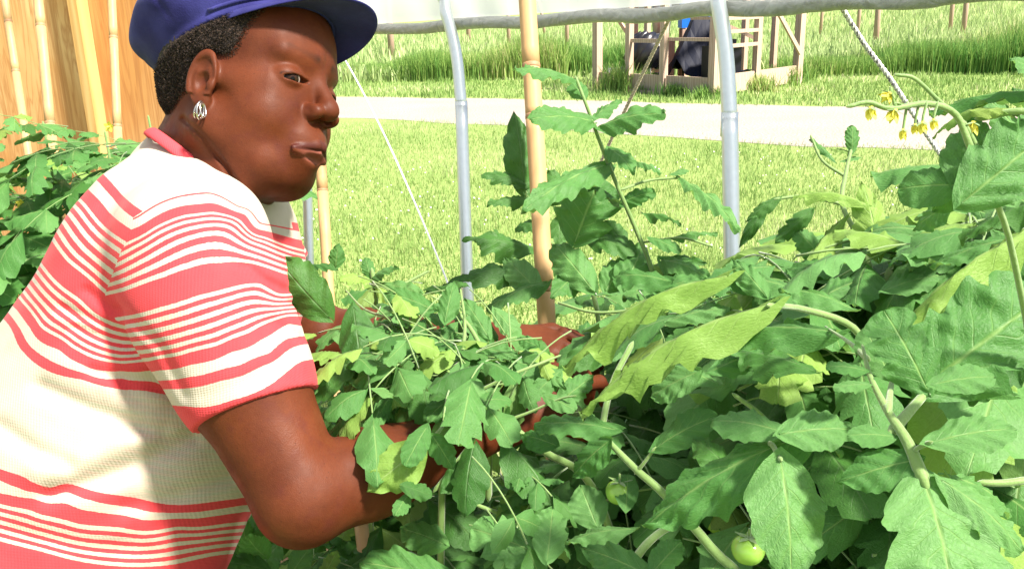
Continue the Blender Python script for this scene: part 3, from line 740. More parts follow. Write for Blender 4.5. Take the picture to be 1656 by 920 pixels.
# ---- materials
def skin_mat():
    m = NT('dark_brown_skin', .55, (.12, .035, .016), .16)
    co = m.coord('Object'); n1 = m.noise(16, 5, co, rough=.6); n2 = m.noise(150, 4, co, rough=.65); n3 = m.noise(45, 3, co)
    c = m.mix(m.ramp(n1, [(.32, (0,) * 3), (.68, (1,) * 3)]), (.047, .0092, .0034), (.112, .0260, .0088))
    c = m.mix(m.math('MULTIPLY', n2, .45), c, (.125, .036, .015))
    c = m.mix(m.ramp(n3, [(.55, (0,) * 3), (.75, (.55,) * 3)]), c, (.075, .016, .012))
    fv = m.n('TexVoronoi'); fv.inputs['Scale'].default_value = 130; m.l(co, fv.inputs[0])
    c = m.mix(m.ramp(fv.outputs['Distance'], [(.05, (.45,) * 3), (.12, (0,) * 3)]), c, (.035, .010, .005))
    lp = m.n('Attribute', attribute_name='lip').outputs['Fac']; c = m.mix(lp, c, (.20, .062, .043))
    ul = m.n('Attribute', attribute_name='lip_dark').outputs['Fac']; c = m.mix(ul, c, (.060, .015, .012))
    br = m.n('Attribute', attribute_name='brow').outputs['Fac']
    c = m.mix(m.math('MULTIPLY', br, m.math('ADD', m.math('MULTIPLY', n2, .8), .25), True), c, (.018, .009, .006))
    m.base(c)
    vo = m.n('TexVoronoi'); vo.inputs['Scale'].default_value = 900; m.l(co, vo.inputs[0])
    h = m.math('ADD', m.math('MULTIPLY', vo.outputs['Distance'], .6), m.noise(260, 4, co))
    m.bump(m.math('ADD', h, m.math('MULTIPLY', m.noise(55, 4, co), 1.2)), .20, .0009)
    m.l(m.ramp(m.noise(30, 3, co), [(.35, (.42,) * 3), (.65, (.66,) * 3)]), m.b.inputs['Roughness'])
    m.b.inputs['Subsurface Weight'].default_value = .05; m.b.inputs['Subsurface Radius'].default_value = (.01, .004, .002)
    m.b.inputs['Subsurface Scale'].default_value = .6
    return m.m
M_SKIN = skin_mat()
foot = P(60, 1100, 1.0); PROOT = Vector((foot.x - .05, foot.y + .0, 0))
person = empty('person', PROOT)
tag(person, 'woman in a blue cap and striped coral and white shirt leaning over tomato plants', 'person')
bv, bf = skin_faces()
me = mkmesh('body', c2w(bv), bf, M_SKIN)
hq = to_head(bv.astype(f32))
aq = np.abs(hq[:, 1])
def lipmask(c0, c1, r0, r1, soft=1.6):
    s = hq.copy(); s[:, 1] = aq
    d = cone(s, c0, c1, r0, r1); return np.clip(-d / soft + 1, 0, 1)
fattr(me, 'lip', lipmask((89.0, 0, -85.6), (80.6, 27, -86.0), 7.6, 2.9) * (hq[:, 2] < -80.3 - .14 * aq) * np.clip(1.3 - aq / 24, 0, 1))
fattr(me, 'lip_dark', lipmask((90.2, 3, -75.6), (80.2, 29, -83.5), 6.2, 2.6) * (hq[:, 2] > -80.8 - .14 * aq) * .9)
bm_ = lipmask((85, 13, 13), (72, 44, 16), 3.4, 2.0, 3.5)
sq = hq.copy(); sq[:, 1] = aq
lidd = ell(sq, (81, 34, -14), (17, 19, 3.0), rotm('X', 3))
lash = np.clip(1 - np.abs(lidd) / 1.3, 0, 1) * (sq[:, 2] > -14.5) * (sq[:, 0] > 60) * (np.abs(sq[:, 2] + 13) < 6)
fattr(me, 'brow', np.maximum(bm_ * 1.2, lash * 1.2))
obj('body', me, person)
# eyes
def eye(sy):
    c = from_head((66.0, sy * 32, -12.5)); r = .0131
    look = np.array((.84, -.42, -.26)); 
    look = look / np.linalg.norm(look)
    ax = Vector(look @ HR).normalized()
    vs, fs = [], []
    nr, ns = 24, 28; x = ax.orthogonal().normalized(); y = ax.cross(x); rr = []
    for i in range(nr + 1):
        a = math.pi * i / nr
        bulge = 1 + .055 * max(0, 1 - a / .48)
        for k in range(ns):
            b = 2 * math.pi * k / ns
            v = (ax * math.cos(a) + (x * math.cos(b) + y * math.sin(b)) * math.sin(a)) * r * bulge
            vs.append(np.array(v) + c); rr.append((a / math.pi, k / ns))
    for i in range(nr):
        for k in range(ns):
            a = i * ns + k; b = i * ns + (k + 1) % ns; fs.append([a, a + ns, b + ns, b])
    me = mkmesh('eye', c2w(np.array(vs)), np.array(fs), M_EYE, True, rr); return obj('eye', me, person)
m = NT('eye', .22, (.5, .5, .5), .15)
uvn = m.coord('UV'); sx = m.n('SeparateXYZ'); m.l(uvn, sx.inputs[0])
m.base(m.ramp(sx.outputs[0], [(0, (.004, .003, .003)), (.06, (.004, .003, .003)), (.068, (.03, .012, .006)), (.205, (.008, .004, .003)), (.22, (.30, .24, .21)), (.4, (.5, .38, .33))]))
M_EYE = m.m
eye(-1); eye(1)
# ---- hair: short curls below the cap
def hair_sdf(p):
    q = to_head(p); s = q.copy(); s[:, 1] = np.abs(q[:, 1])
    d = ell(s, (-14, 0, 30), (94, 75, 86)); d = smin(d, ell(s, (38, 0, 28), (47, 57, 52)), 22)
    d = smin(d, ell(s, (-62, 0, -18), (32, 48, 46)), 20)
    front = np.where(q[:, 2] > 6, 30 + .5 * (q[:, 2] - 6), 30 - 1.0 * (6 - q[:, 2]))       # hairline
    m1 = np.clip((front - q[:, 0]) / 16, 0, 1)
    m2 = np.clip((q[:, 2] + 62 + .25 * (q[:, 0] + 60)) / 24, 0, 1)
    ear = np.clip((np.sqrt((q[:, 0] - 0) ** 2 + (q[:, 2] + 25) ** 2) - 27) / 8, 0, 1)
    t = -2.5 + 5.8 * m1 * m2 * (.35 + .65 * ear)
    n = vnoise(q, .9, 3) * 1.1 + vnoise(q, 2.0, 4) * .7
    return (d - t - n * m1) / 1000
xs = np.arange(hx0 - .02, hx1, .0018); ys = np.arange(HC[1] - .13, HC[1] + .10, .0018); zs = np.arange(HC[2] - .12, HC[2] + .12, .0018)
hv, hf = surface_nets(hair_sdf, xs, ys, zs)
hm = NT('black_curly_hair', .75, (.012, .009, .008), .3)
co = hm.coord('Object'); vo = hm.n('TexVoronoi'); vo.inputs['Scale'].default_value = 420; hm.l(co, vo.inputs[0])
hm.base(hm.ramp(vo.outputs['Distance'], [(.1, (.10, .062, .044)), (.55, (.016, .011, .009))])); hm.bump(hm.noise(900, 4, co), .6, .002)
M_HAIR = hm.m
# curls
hq2 = to_head(hv.astype(f32))
front = np.where(hq2[:, 2] > 6, 30 + .5 * (hq2[:, 2] - 6), 30 - 1.0 * (6 - hq2[:, 2]))
ok = np.argwhere((hq2[:, 0] < front - 2) & (hq2[:, 2] > -56) & (((hq2 - np.array((-8, 0, 30))) @ rotm('Y', -21))[:, 2] < -1) & ~((np.sqrt((hq2[:, 0] - 2) ** 2 + (hq2[:, 2] + 25) ** 2) < 28)))[:, 0]
sel = rng.choice(ok, min(13000, len(ok)), replace=False)
CV, CF = [c2w(hv)], [hf]; base = len(hv); cen = c2w(from_head((-14, 0, 20)))
w = c2w(hv[sel]); nrm = w - cen; nrm /= np.linalg.norm(nrm, axis=1)[:, None]
for i in range(len(sel)):
    n0 = nrm[i]; t0 = np.cross(n0, rng.normal(size=3)); t0 /= np.linalg.norm(t0) + 1e-9; b0 = np.cross(n0, t0)
    r = rng.uniform(.0008, .0018); ph = rng.uniform(0, 6.28); pts = []
    for k in range(6):
        a = ph + k * 1.1; pts.append(w[i] + n0 * (-.0005 + .0009 * k) + (t0 * math.cos(a) + b0 * math.sin(a)) * r)
    for k in range(6):
        o = n0 * .00022 + b0 * .00022; CV.append(np.array([pts[k] - o, pts[k] + o]))
    for k in range(5): CF.append(np.array([[base + 2 * k, base + 2 * k + 1, base + 2 * k + 3, base + 2 * k + 2]]))
    base += 12
obj('hair', mkmesh('hair', np.concatenate(CV), np.concatenate(CF), M_HAIR), person)
# ---- cap
TILT = rotm('Y', -21)
def cap_local(q): return (q - np.array((-8, 0, 30), f32)) @ TILT        # cap frame (mm)
def cap_back(c): return np.asarray(c) @ TILT.T + np.array((-8, 0, 30), float)
def band_r(a, x=0): return 1.0
def capsdf(p):
    c = cap_local(to_head(p)); ang = np.arctan2(c[:, 1], c[:, 0])
    puff = ell(c, (-8, 0, 46), (119, 98, 44))
    fold = 1.3 * np.exp(-((np.mod(ang + .35, math.pi / 3) - math.pi / 6) * 30) ** 2) + 1.4 * np.sin(ang * 9 + c[:, 2] * .09) * np.clip((c[:, 2] - 5) / 30, 0, 1) + vnoise(c, .06, 9) * 1.8
    d = smin(puff + fold, ell(c, (-4, 0, 26), (106, 87, 44)), 10)
    rad = np.sqrt((c[:, 0] / 99) ** 2 + (c[:, 1] / 80) ** 2); bandd = smax((rad - 1) * 85, np.abs(c[:, 2] - 11) - 12, 4)
    d = smin(smax(d, -(c[:, 2] - 8), 3), bandd, 3)
    d = smax(d, -(c[:, 2] + 1), 2)
    d = smax(d, -ell(c, (0, 0, -4), (94, 75, 92)), 2)
    return d / 1000
xs = np.arange(hx0 - .05, hx1 + .05, .0022); ys = np.arange(HC[1] - .02, HC[1] + .19, .0022); zs = np.arange(HC[2] - .15, HC[2] + .15, .0022)
cv, cf = surface_nets(capsdf, xs, ys, zs)
m = NT('navy_cotton', .8, (.02, .03, .16), .25); co = m.coord('Object')
n = m.noise(16, 5, co); m.base(m.mix(m.ramp(n, [(.42, (0,) * 3), (.72, (1,) * 3)]), (.010, .009, .085), (.036, .036, .19)))
wv = m.noise(700, 2, co); m.bump(m.math('ADD', wv, m.math('MULTIPLY', m.noise(60, 3, co), 1.5)), .25, .002); m.b.inputs['Sheen Weight'].default_value = .04
M_CAP = m.m
cap = obj('cap', mkmesh('cap', c2w(cv), cf, M_CAP), person)
# visor: curved plate around the front of the band
V, F = [], []
na, nr_ = 48, 12
for side in (0, 1):
    for i in range(na + 1):
        a = -1.28 + 2.56 * i / na
        e = math.cos(a / 1.28 * math.pi / 2) ** .62
        for j in range(nr_ + 1):
            r = j / nr_; ext = 52 * e * r
            x = math.cos(a) * 97 + ext * (.55 + .45 * math.cos(a)) ; y = math.sin(a) * 78 + ext * math.sin(a) * .35
            z = 2 - ext * .30 - .0011 * (y * y) * r * .9 + (1.6 if side == 0 else -1.6) * (1 if j < nr_ else .35)
            V.append(from_head(cap_back((x, y, z))))
n1 = (na + 1) * (nr_ + 1)
for side in (0, 1):
    for i in range(na):
        for j in range(nr_):
            a = side * n1 + i * (nr_ + 1) + j; q = [a, a + 1, a + nr_ + 2, a + nr_ + 1]; F.append(q if side else q[::-1])
for i in range(na):
    a = i * (nr_ + 1) + nr_; b = a + nr_ + 1; F.append([a, b, b + n1, a + n1])
    a = i * (nr_ + 1); b = a + nr_ + 1; F.append([b, a, a + n1, b + n1])
obj('visor', mkmesh('visor', c2w(np.array(V)), np.array(F), M_CAP), cap)
mb = MB()
mb.tube([CM @ Vector(from_head(cap_back((math.cos(a) * 100.5, math.sin(a) * 81.5, 9)))) for a in np.linspace(-1.45, 1.45, 40)], .0022, 6)
mb.build('cap_cord', M_CAP, cap, True)
# ---- earring: three silver hoops on the near ear
m = NT('silver', .22, (.50, .46, .42)); m.b.inputs['Metallic'].default_value = 1; M_SILVER = m.m
er = empty('earring', (0, 0, 0), None)
lobe = from_head((4, -77.5, -54))
mbs = MB()
for k, (off, rad) in enumerate(((-3.2, 7.5), (0, 9.0), (3.2, 7.5))):
    pts = []
    for i in range(17):
        a = 2 * math.pi * i / 16; loc = np.array((off * (1 - .55 * math.cos(a)) * 1.0, -2.5 + math.sin(a) * rad * .55, -5 + math.cos(a) * rad))
        pts.append(CM @ Vector(np.array(lobe) + (loc / 1000) @ HR))
    mbs.tube(pts, .0009 + .0002 * (k == 1), 8, False)
COL.objects.unlink(er); bpy.data.objects.remove(er)
mbs.build('earring', M_SILVER, person, True)
# ================= shirt
CC = cpt(331, 277, .975); CE1 = np.array(Vector((.793, -.609, 0)), f32); CE2 = np.array(Vector((.09, .115, 1)).normalized(), f32)
CN = np.cross(CE2, CE1); CN = CN / np.linalg.norm(CN); CN = CN if CN[1] > 0 else -CN
CF_ = np.stack([CE1, CE2, CN], 1).astype(f32)
def shirt_m(p):
    t = smin(torso(p, .004), traps(p, .004), .035)
    nk = cone(p, NK0, NK1, .066, .073)
    ar = arm_r(p, .004); ar = smin(ar, cone(p, cpt(306, 425, .86), cpt(334, 495, .845), .068, .071), .03)
    # sleeve end
    A = ELR - MIDR; A = A / np.linalg.norm(A); hemc = cpt(405, 668, .835)
    AH = np.array(Vector((.36, -.88, .18)).normalized())
    d = t; al = arm_l(p, .004); AL = ELL_ - SHL; AL = AL / np.linalg.norm(AL)
    al = np.maximum(al, (p - (SHL + AL * .085)) @ AL)
    ar2 = np.maximum(ar, (p - hemc) @ AH)
    wr = .0030 * vnoise(p + .03 * np.sin(p[:, [1, 2, 0]] * 17 + 1), 13, 5) + .0012 * vnoise(p + .02 * np.sin(p[:, [2, 0, 1]] * 31), 34, 8) + .0012 * vnoise(p, 70, 6)
    # stretch folds that run from the armpit
    rel = p - cpt(255, 600, .86); fx, fy = rel[:, 0], rel[:, 1]
    g = np.exp(-((fx + .02) ** 2 + fy ** 2) / .003)
    fold = .0016 * np.sin((fy + .35 * fx + .1 * vnoise(p, 20, 12)) * 150) * g
    dz = -p[:, 2]; ux = p[:, 0] / dz * FPX + 828; uy = -p[:, 1] / dz * FPX + 460; near = np.clip((1.0 - dz) / .05, 0, 1)
    def crease(seq, wpx, amp):
        o = np.zeros(len(p), f32)
        for (x0, y0), (x1, y1) in zip(seq, seq[1:]):
            vx, vy = x1 - x0, y1 - y0; t = np.clip(((ux - x0) * vx + (uy - y0) * vy) / (vx * vx + vy * vy), 0, 1)
            o = np.maximum(o, np.exp(-((ux - x0 - t * vx) ** 2 + (uy - y0 - t * vy) ** 2) / wpx ** 2))
        return o * amp * near
    cr_t = (crease([(70, 628), (150, 665), (260, 700)], 16, .0065) + crease([(80, 800), (170, 772), (240, 742), (310, 705)], 17, .0075) - crease([(60, 760), (160, 735), (250, 700)], 22, .0045)
            + crease([(0, 690), (60, 730), (110, 750)], 15, .005) + crease([(100, 498), (180, 530), (235, 565)], 9, .0040) + crease([(120, 530), (200, 556), (250, 590)], 8, .0040) + crease([(140, 470), (182, 500)], 8, .0035)
            + crease([(150, 600), (230, 618), (285, 640)], 12, .0050) + crease([(200, 820), (290, 800), (370, 770)], 16, .0050) + crease([(20, 860), (120, 880), (240, 890)], 18, .0035))
    cr_s = (crease([(396, 428), (425, 452), (462, 470)], 8, .0045) + crease([(430, 470), (468, 492)], 8, .004) + crease([(440, 520), (482, 548)], 9, .0035) + crease([(196, 500), (260, 560), (300, 640)], 10, .0030) + crease([(330, 640), (420, 612), (480, 570)], 14, .0018))
    d = smin(d + wr + fold + cr_t, ar2 + .3 * wr + cr_s, .022)
    d = smin(d, al, .02)
    # neck opening: plane tilted with the neck
    nn = np.array(Vector((.02, 1.0, .10)).normalized())
    NV = NK0 - NK1; NV = NV / np.linalg.norm(NV)
    c_ = (p - CC) @ CF_; cyl = (np.sqrt((c_[:, 0] / .067) ** 2 + (c_[:, 1] / .073) ** 2) - 1) * .07
    d = smax(d, -np.maximum(cyl, -c_[:, 2] - .002 - np.clip(cyl, 0, 1)), .003)
    d = smax(d, np.where((np.abs(cyl) < .05) & (c_[:, 2] > -.05), c_[:, 2] - .004 - 0 * cyl, -1).astype(f32) * np.where(c_[:, 0] < .03, 1, 1), .004) if 0 else d
    # hollow so that the sleeve and the collar have an edge
    return d
def ln(px): return px
xs = axis_steps(-.80, .10, [], .0028); ys = axis_steps(-.50, .24, [], .0028); zs = axis_steps(-1.34, -.72, [], .0030)
sv, sf = surface_nets(shirt_m, xs, ys, zs)
# stripe levels measured on the cloth (points in the plane of the body's side)
SLV = {1: [(220,354),(281,322),(340,314),(385,335),(420,362)], 2: [(213,371),(265,343),(324,330),(357,332),(396,347),(428,373)],
 3: [(207,391),(249,368),(298,348),(340,343),(376,350),(428,383)], 5.8: [(200,471),(265,448),(308,433),(357,425),(396,425),(428,432),(454,441)],
 7.4: [(189,513),(258,497),(323,477),(388,461),(421,459),(453,475)], 10.1: [(241,584),(290,575),(356,557),(405,537),(453,515)],
 10.9: [(255,599),(307,590),(372,570),(421,550),(466,524)], 11.5: [(268,615),(323,607),(388,590),(437,570),(476,546)],
 12: [(274,629),(307,627),(356,616),(421,593),(478,560)], 12.9: [(286,656),(316,658),(372,648),(437,622),(484,586)],
 14: [(290,681),(313,695),(349,697),(421,674),(501,625)]}
TLV = {0: [(170,285),(196,314),(231,342)], 1: [(160,295),(183,321),(215,352)], 2: [(147,311),(176,343),(212,371)], 3: [(135,326),(163,360),(196,386),(205,392)],
 5.8: [(90,399),(108,422),(140,448),(170,475)], 7.4: [(67,425),(91,454),(130,484),(176,518)], 10.1: [(36,490),(65,528),(114,560),(157,581),(196,588),(231,585)],
 10.9: [(28,502),(49,531),(98,567),(147,596),(196,600),(251,598)], 11.5: [(23,518),(42,550),(88,586),(140,604),(196,612),(267,624)],
 12: [(16,528),(29,557),(65,593),(98,607),(196,630),(275,638)], 18: [(0,758),(39,771),(83,788),(130,787),(157,795),(222,805),(287,816),(383,806)],
 18.6: [(0,776),(47,795),(104,795),(146,808),(222,822),(282,829),(389,817)], 19.1: [(0,797),(52,805),(130,823),(230,840),(313,838),(383,829)],
 19.8: [(0,814),(65,831),(130,847),(198,853),(287,851),(365,846)], 22.3: [(0,881),(65,897),(183,921),(287,918),(355,903)]}
def tps(levels, d0):
    X, Y = [], []
    for s, pts in levels.items():
        for a in pts: X.append(a); Y.append(s)
    X = np.array(X, float) / 100; Y = np.array(Y, float); n = len(X)
    def K(A, B):
        r2 = ((A[:, None] - B[None]) ** 2).sum(-1) + 1e-12; return .5 * r2 * np.log(r2)
    M = np.zeros((n + 3, n + 3)); M[:n, :n] = K(X, X) + np.eye(n) * .002; M[:n, n:] = np.c_[np.ones(n), X]; M[n:, :n] = M[:n, n:].T
    w = np.linalg.solve(M, np.r_[Y, 0, 0, 0])
    def ev(Q):
        out = np.empty(len(Q))
        for s in range(0, len(Q), 20000):
            q = Q[s:s + 20000]; out[s:s + 20000] = K(q, X) @ w[:n] + w[n] + q @ w[n + 1:]
        return out
    return ev
dep = -sv[:, 2]; pxy = np.c_[sv[:, 0] / dep * FPX + 828, -sv[:, 1] / dep * FPX + 460]
# pattern coordinates flatten around the body so that the hidden side repeats the visible one
es, et = tps(SLV, .83), tps(TLV, .9)
ss = es(pxy / 100); ts = et(pxy / 100)
seam = np.array([(250,300),(231,342),(215,352),(212,371),(205,392),(196,405),(185,435),(170,475),(172,490),(190,522),(215,558),(240,585),(265,620),(277,645)], float)
sx_ = np.interp(pxy[:, 1], seam[:, 1], seam[:, 0])
p32 = sv.astype(f32)
dar = arm_r(p32, .004); dto = smin(torso(p32, .004), traps(p32, .004), .035)
mk = np.where(pxy[:, 1] < 520, (pxy[:, 0] - sx_) / 6 , np.clip((dto - dar) / .004, -3, 3))
mk = np.where((dep > 1.02), -1, mk)
dal = arm_l(p32, .004); AL = ELL_ - SHL; AL = AL / np.linalg.norm(AL)
far = (dal < dto) & (dep > 1.03)
ts = np.where(far, 4.2 + ((sv - SHL) @ AL) * 62, ts)
chest = (dep > .93) & (pxy[:, 0] > 380) & ~far
ts = np.where(chest & (pxy[:, 1] < 560), ss + .0, ts)
me = mkmesh('shirt', c2w(sv), sf)
fattr(me, 's_sleeve', ss); fattr(me, 's_torso', ts); fattr(me, 'm_sleeve', mk)
nkd = np.ones(len(sv))
fattr(me, 'collar', nkd * 1000)
CORAL, CREAM = (.72, .085, .10), (.80, .74, .62)
def stripes(kind):
    st = [(-9, 0)]
    if kind == 's': st += [(.8, 1), (1, 0)]
    else: st += [(0, 1), (1, 0)]
    st += [(2, 1), (3, 0)]
    s = 3.0
    for i in range(5): s += .235; st.append((s, 1)); s += .278; st.append((s, 0))
    st.append((5.8, 1)); s = 7.4; st.append((s, 0))
    for i in range(5): s += .235; st.append((s, 1)); s += .258; st.append((s, 0))
    st += [(10.1, 1), (10.9, 0), (11.5, 1), (12, 0)]
    if kind == 's': st += [(12.9, 1)]
    else:
        st += [(18, 1), (18.6, 0), (19.1, 1)]; s = 19.8
        for i in range(5): st += [(s, 0), (s + .25, 1)]; s += .5
        st += [(22.3, 1)]
    return st
def smooth_band(m, fac, st, lo, hi, period_hint=None):
    # nested compares summed up: value 1 where coral
    out = None
    ons = [s for s, c in st if c]; offs = []
    cur = None; segs = []
    for i, (s, c) in enumerate(st):
        if c:
            e = next((q for q, cc in st[i + 1:] if not cc), 99); 
            if not segs or segs[-1][1] < s: segs.append((s, e))
    acc = None
    for a, b in segs:
        x = m.math('COMPARE', fac, (a + b) / 2); x.node.inputs[2].default_value = (b - a) / 2
        acc = x if acc is None else m.math('ADD', acc, x)
    return acc
m = NT('striped_knit', .85, CREAM, .2)
fs_ = m.n('Attribute', attribute_name='s_sleeve').outputs['Fac']; ft = m.n('Attribute', attribute_name='s_torso').outputs['Fac']; fm = m.n('Attribute', attribute_name='m_sleeve').outputs['Fac']
uv_n = m.noise(300, 2, m.coord('Object')); jit = m.math('MULTIPLY', m.math('SUBTRACT', uv_n, .5), .06)
fs_ = m.math('ADD', fs_, jit); ft = m.math('ADD', ft, jit)
bs = smooth_band(m, fs_, stripes('s'), 0, 14); bt = smooth_band(m, ft, stripes('t'), 0, 22)
isl = m.math('GREATER_THAN', fm, 0)
band = m.math('ADD', m.math('MULTIPLY', bs, isl), m.math('MULTIPLY', bt, m.math('SUBTRACT', 1, isl)), True)
band = m.math('MAXIMUM', band, m.math('LESS_THAN', m.n('Attribute', attribute_name='collar').outputs['Fac'], 10.0))
cn = m.noise(45, 4, m.coord('Object'))
crm = m.mix(cn, (.39, .335, .27), (.53, .47, .385)); hz = m.math('SINE', m.math('MULTIPLY', ft, 7.3)); hz2 = m.math('SINE', m.math('MULTIPLY', ft, 19.0)); hm_ = m.math('MULTIPLY', m.math('GREATER_THAN', ft, 12.3), m.math('LESS_THAN', fm, 0)); crm = m.mix(m.math('MULTIPLY', hm_, m.math('MULTIPLY', m.math('ADD', hz, .6, True), .30)), crm, (.42, .46, .33)); crm = m.mix(m.math('MULTIPLY', hm_, m.math('MULTIPLY', m.math('ADD', hz2, .2, True), .30)), crm, (.66, .40, .34)); crl = m.mix(cn, (.52, .038, .048), (.64, .058, .070))
m.base(m.mix(band, crm, crl))
# rib knit: fine ridges along the stripe direction
kx = m.math('SINE', m.math('MULTIPLY', fs_, 62)); tc = m.coord('Object')
wv = m.n('TexWave'); wv.inputs['Scale'].default_value = 110; wv.inputs['Distortion'].default_value = 1.2; m.l(tc, wv.inputs[0])
m.bump(m.math('ADD', m.math('MULTIPLY', kx, .35), m.math('ADD', wv.outputs['Fac'], m.noise(500, 2, tc))), .22, .0012)
m.b.inputs['Sheen Weight'].default_value = .05
me.materials.append(m.m)
shirt = obj('shirt', me, person)
V, F = [], []; NA, NB = 96, 10
for i in range(NA):
    a = 2 * math.pi * i / NA; o = np.array((math.cos(a) * .0675, math.sin(a) * .0735, .0))
    o2 = np.array((math.cos(a), math.sin(a), 0))
    for k in range(NB):
        b = 2 * math.pi * k / NB; V.append(CC + CF_ @ (o + o2 * (.0035 * math.cos(b) + .0045 * math.sin(b) * -.5) + np.array((0, 0, .0065 * math.sin(b) - .003))))
for i in range(NA):
    for k in range(NB):
        F.append([i * NB + k, i * NB + (k + 1) % NB, ((i + 1) % NA) * NB + (k + 1) % NB, ((i + 1) % NA) * NB + k])
mc = NT('coral_knit', .85, (.68, .065, .08), .2); wvc = mc.n('TexWave'); wvc.inputs['Scale'].default_value = 160; mc.l(mc.coord('Object'), wvc.inputs[0]); mc.bump(wvc.outputs['Fac'], .3, .001)
obj('collar', mkmesh('collar', c2w(np.array(V)), np.array(F), mc.m), shirt)
# trousers and shoes (below the frame)
hipc = Vector(CM @ Pc(50, 1060, 1.0)); fwd = Vector((.5, .75, 0)).normalized()
m_tr = simple('dark_denim', (.03, .04, .07), .85, 90, .4)
mb = MB()
latw = (CM.to_3x3() @ Vector(tuple(LAT))); latw.z = 0; latw.normalize(); frw = Vector((-latw.y, latw.x, 0)); frw = frw if frw.x > 0 else -frw
ms = MB()
for s in (-1, 1):
    h = hipc + latw * (.09 * s) + Vector((0, 0, .04)); gnd = Vector((h.x - .02, h.y, 0)) + frw * .02
    kn = (h + gnd) / 2 + frw * .05; mb.tube(spline([h + Vector((0, 0, .1)), h, kn, gnd + Vector((0, 0, .09))], 6), [.03, .10, .115, .12, .12, .118, .112, .105, .10, .094, .088, .083, .078, .074, .072, .070, .068, .068, .068], 16)
    ms.tube(spline([gnd + frw * -.08 + Vector((0, 0, .045)), gnd + Vector((0, 0, .05)), gnd + frw * .10 + Vector((0, 0, .04)), gnd + frw * .17 + Vector((0, 0, .035))], 4), [.02, .035, .042, .045, .045, .045, .043, .042, .041, .040, .036, .030, .015], 12)
mb.build('trousers', m_tr, person, True); ms.build('shoe', simple('black_rubber', (.02, .02, .02), .5), person, True)
# ================================================================ TOMATO PLANTS
def leaf_mat(name, top_a, top_b, under, vein, trans=.38, rough=.5):
    m = NT(name, rough, spec=.32); uvc = m.coord('UV'); s = m.n('SeparateXYZ'); m.l(uvc, s.inputs[0]); co = m.coord('Object')
    oi = m.n('ObjectInfo').outputs['Random']; u = s.outputs[0]; v = s.outputs[1]; av = m.math('ABSOLUTE', v)
    n1 = m.noise(26, 4, m.coord('Generated')); 
    c = m.mix(oi, top_a, top_b); c = m.mix(m.math('MULTIPLY', n1, .7), c, v2(top_a, .6)); yl = m.ramp(m.n('ObjectInfo').outputs['Random'], [(.955, (0,) * 3), (.99, (.5,) * 3)]); c = m.mix(yl, c, (.26, .32, .06))
    # side veins run forward from the midrib
    ph = m.math('SUBTRACT', m.math('MULTIPLY', u, 6.5), m.math('MULTIPLY', av, 1.35)); fr = m.math('ABSOLUTE', m.math('SUBTRACT', m.math('FRACT', ph), .5))
    sv = m.math('SUBTRACT', 1, m.math('MULTIPLY', fr, 15), True); sv = m.math('MULTIPLY', sv, m.math('SUBTRACT', 1, av))
    mid = m.math('SUBTRACT', 1, m.math('MULTIPLY', av, 16), True)
    vo = m.n('TexVoronoi', feature='DISTANCE_TO_EDGE'); vo.inputs['Scale'].default_value = 20; m.l(m.coord('Generated'), vo.inputs[0])
    net = m.math('SUBTRACT', 1, m.math('MULTIPLY', vo.outputs['Distance'], 9), True)
    vv = m.math('MAXIMUM', mid, m.math('MULTIPLY', sv, .55)); vv = m.math('MAXIMUM', vv, m.math('MULTIPLY', net, .10))
    c = m.mix(m.math('MULTIPLY', vv, .75), c, vein)
    dust = m.ramp(m.noise(70, 2, co), [(.70, (0,) * 3), (.76, (.3,) * 3)]); c = m.mix(dust, c, (.34, .40, .30))
    bf = m.n('NewGeometry').outputs['Backfacing']; cu = m.mix(m.math('MULTIPLY', vv, .6), under, v2(under, 1.35)); c2 = m.mix(bf, c, cu)
    m.base(c2)
    h = m.math('SUBTRACT', m.math('MULTIPLY', n1, .8), m.math('MULTIPLY', vv, 1.0)); nb = m.bump(h, .45, .0022)
    m.b.inputs['Sheen Weight'].default_value = .03; m.b.inputs['Sheen Roughness'].default_value = .5; m.b.inputs['Sheen Tint'].default_value = (.8, 1, .85, 1)
    tr = m.n('BsdfTranslucent'); m.l(m.mix(.5, c2, (.14, .34, .03)), tr.inputs[0]); m.l(nb, tr.inputs['Normal']); mx = m.n('MixShader'); mx.inputs[0].default_value = trans
    m.l(m.b.outputs[0], mx.inputs[1]); m.l(tr.outputs[0], mx.inputs[2]); m.l(mx.outputs[0], m.t.nodes['Material Output'].inputs[0]); return m.m
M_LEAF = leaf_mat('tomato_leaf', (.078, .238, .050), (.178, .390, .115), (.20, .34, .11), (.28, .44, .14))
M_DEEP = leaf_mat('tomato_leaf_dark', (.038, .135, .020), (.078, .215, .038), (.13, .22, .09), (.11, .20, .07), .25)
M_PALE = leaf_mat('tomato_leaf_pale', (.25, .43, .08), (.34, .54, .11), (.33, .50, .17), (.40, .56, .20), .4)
def stem_mat():
    m = NT('tomato_stem', .55, spec=.3); co = m.coord('Object'); n = m.noise(60, 3, co); m.base(m.mix(n, (.11, .20, .045), (.20, .31, .09))); m.b.inputs['Sheen Weight'].default_value = .5
    m.bump(m.noise(500, 2, co), .4, .001); return m.m
M_STEM = stem_mat()
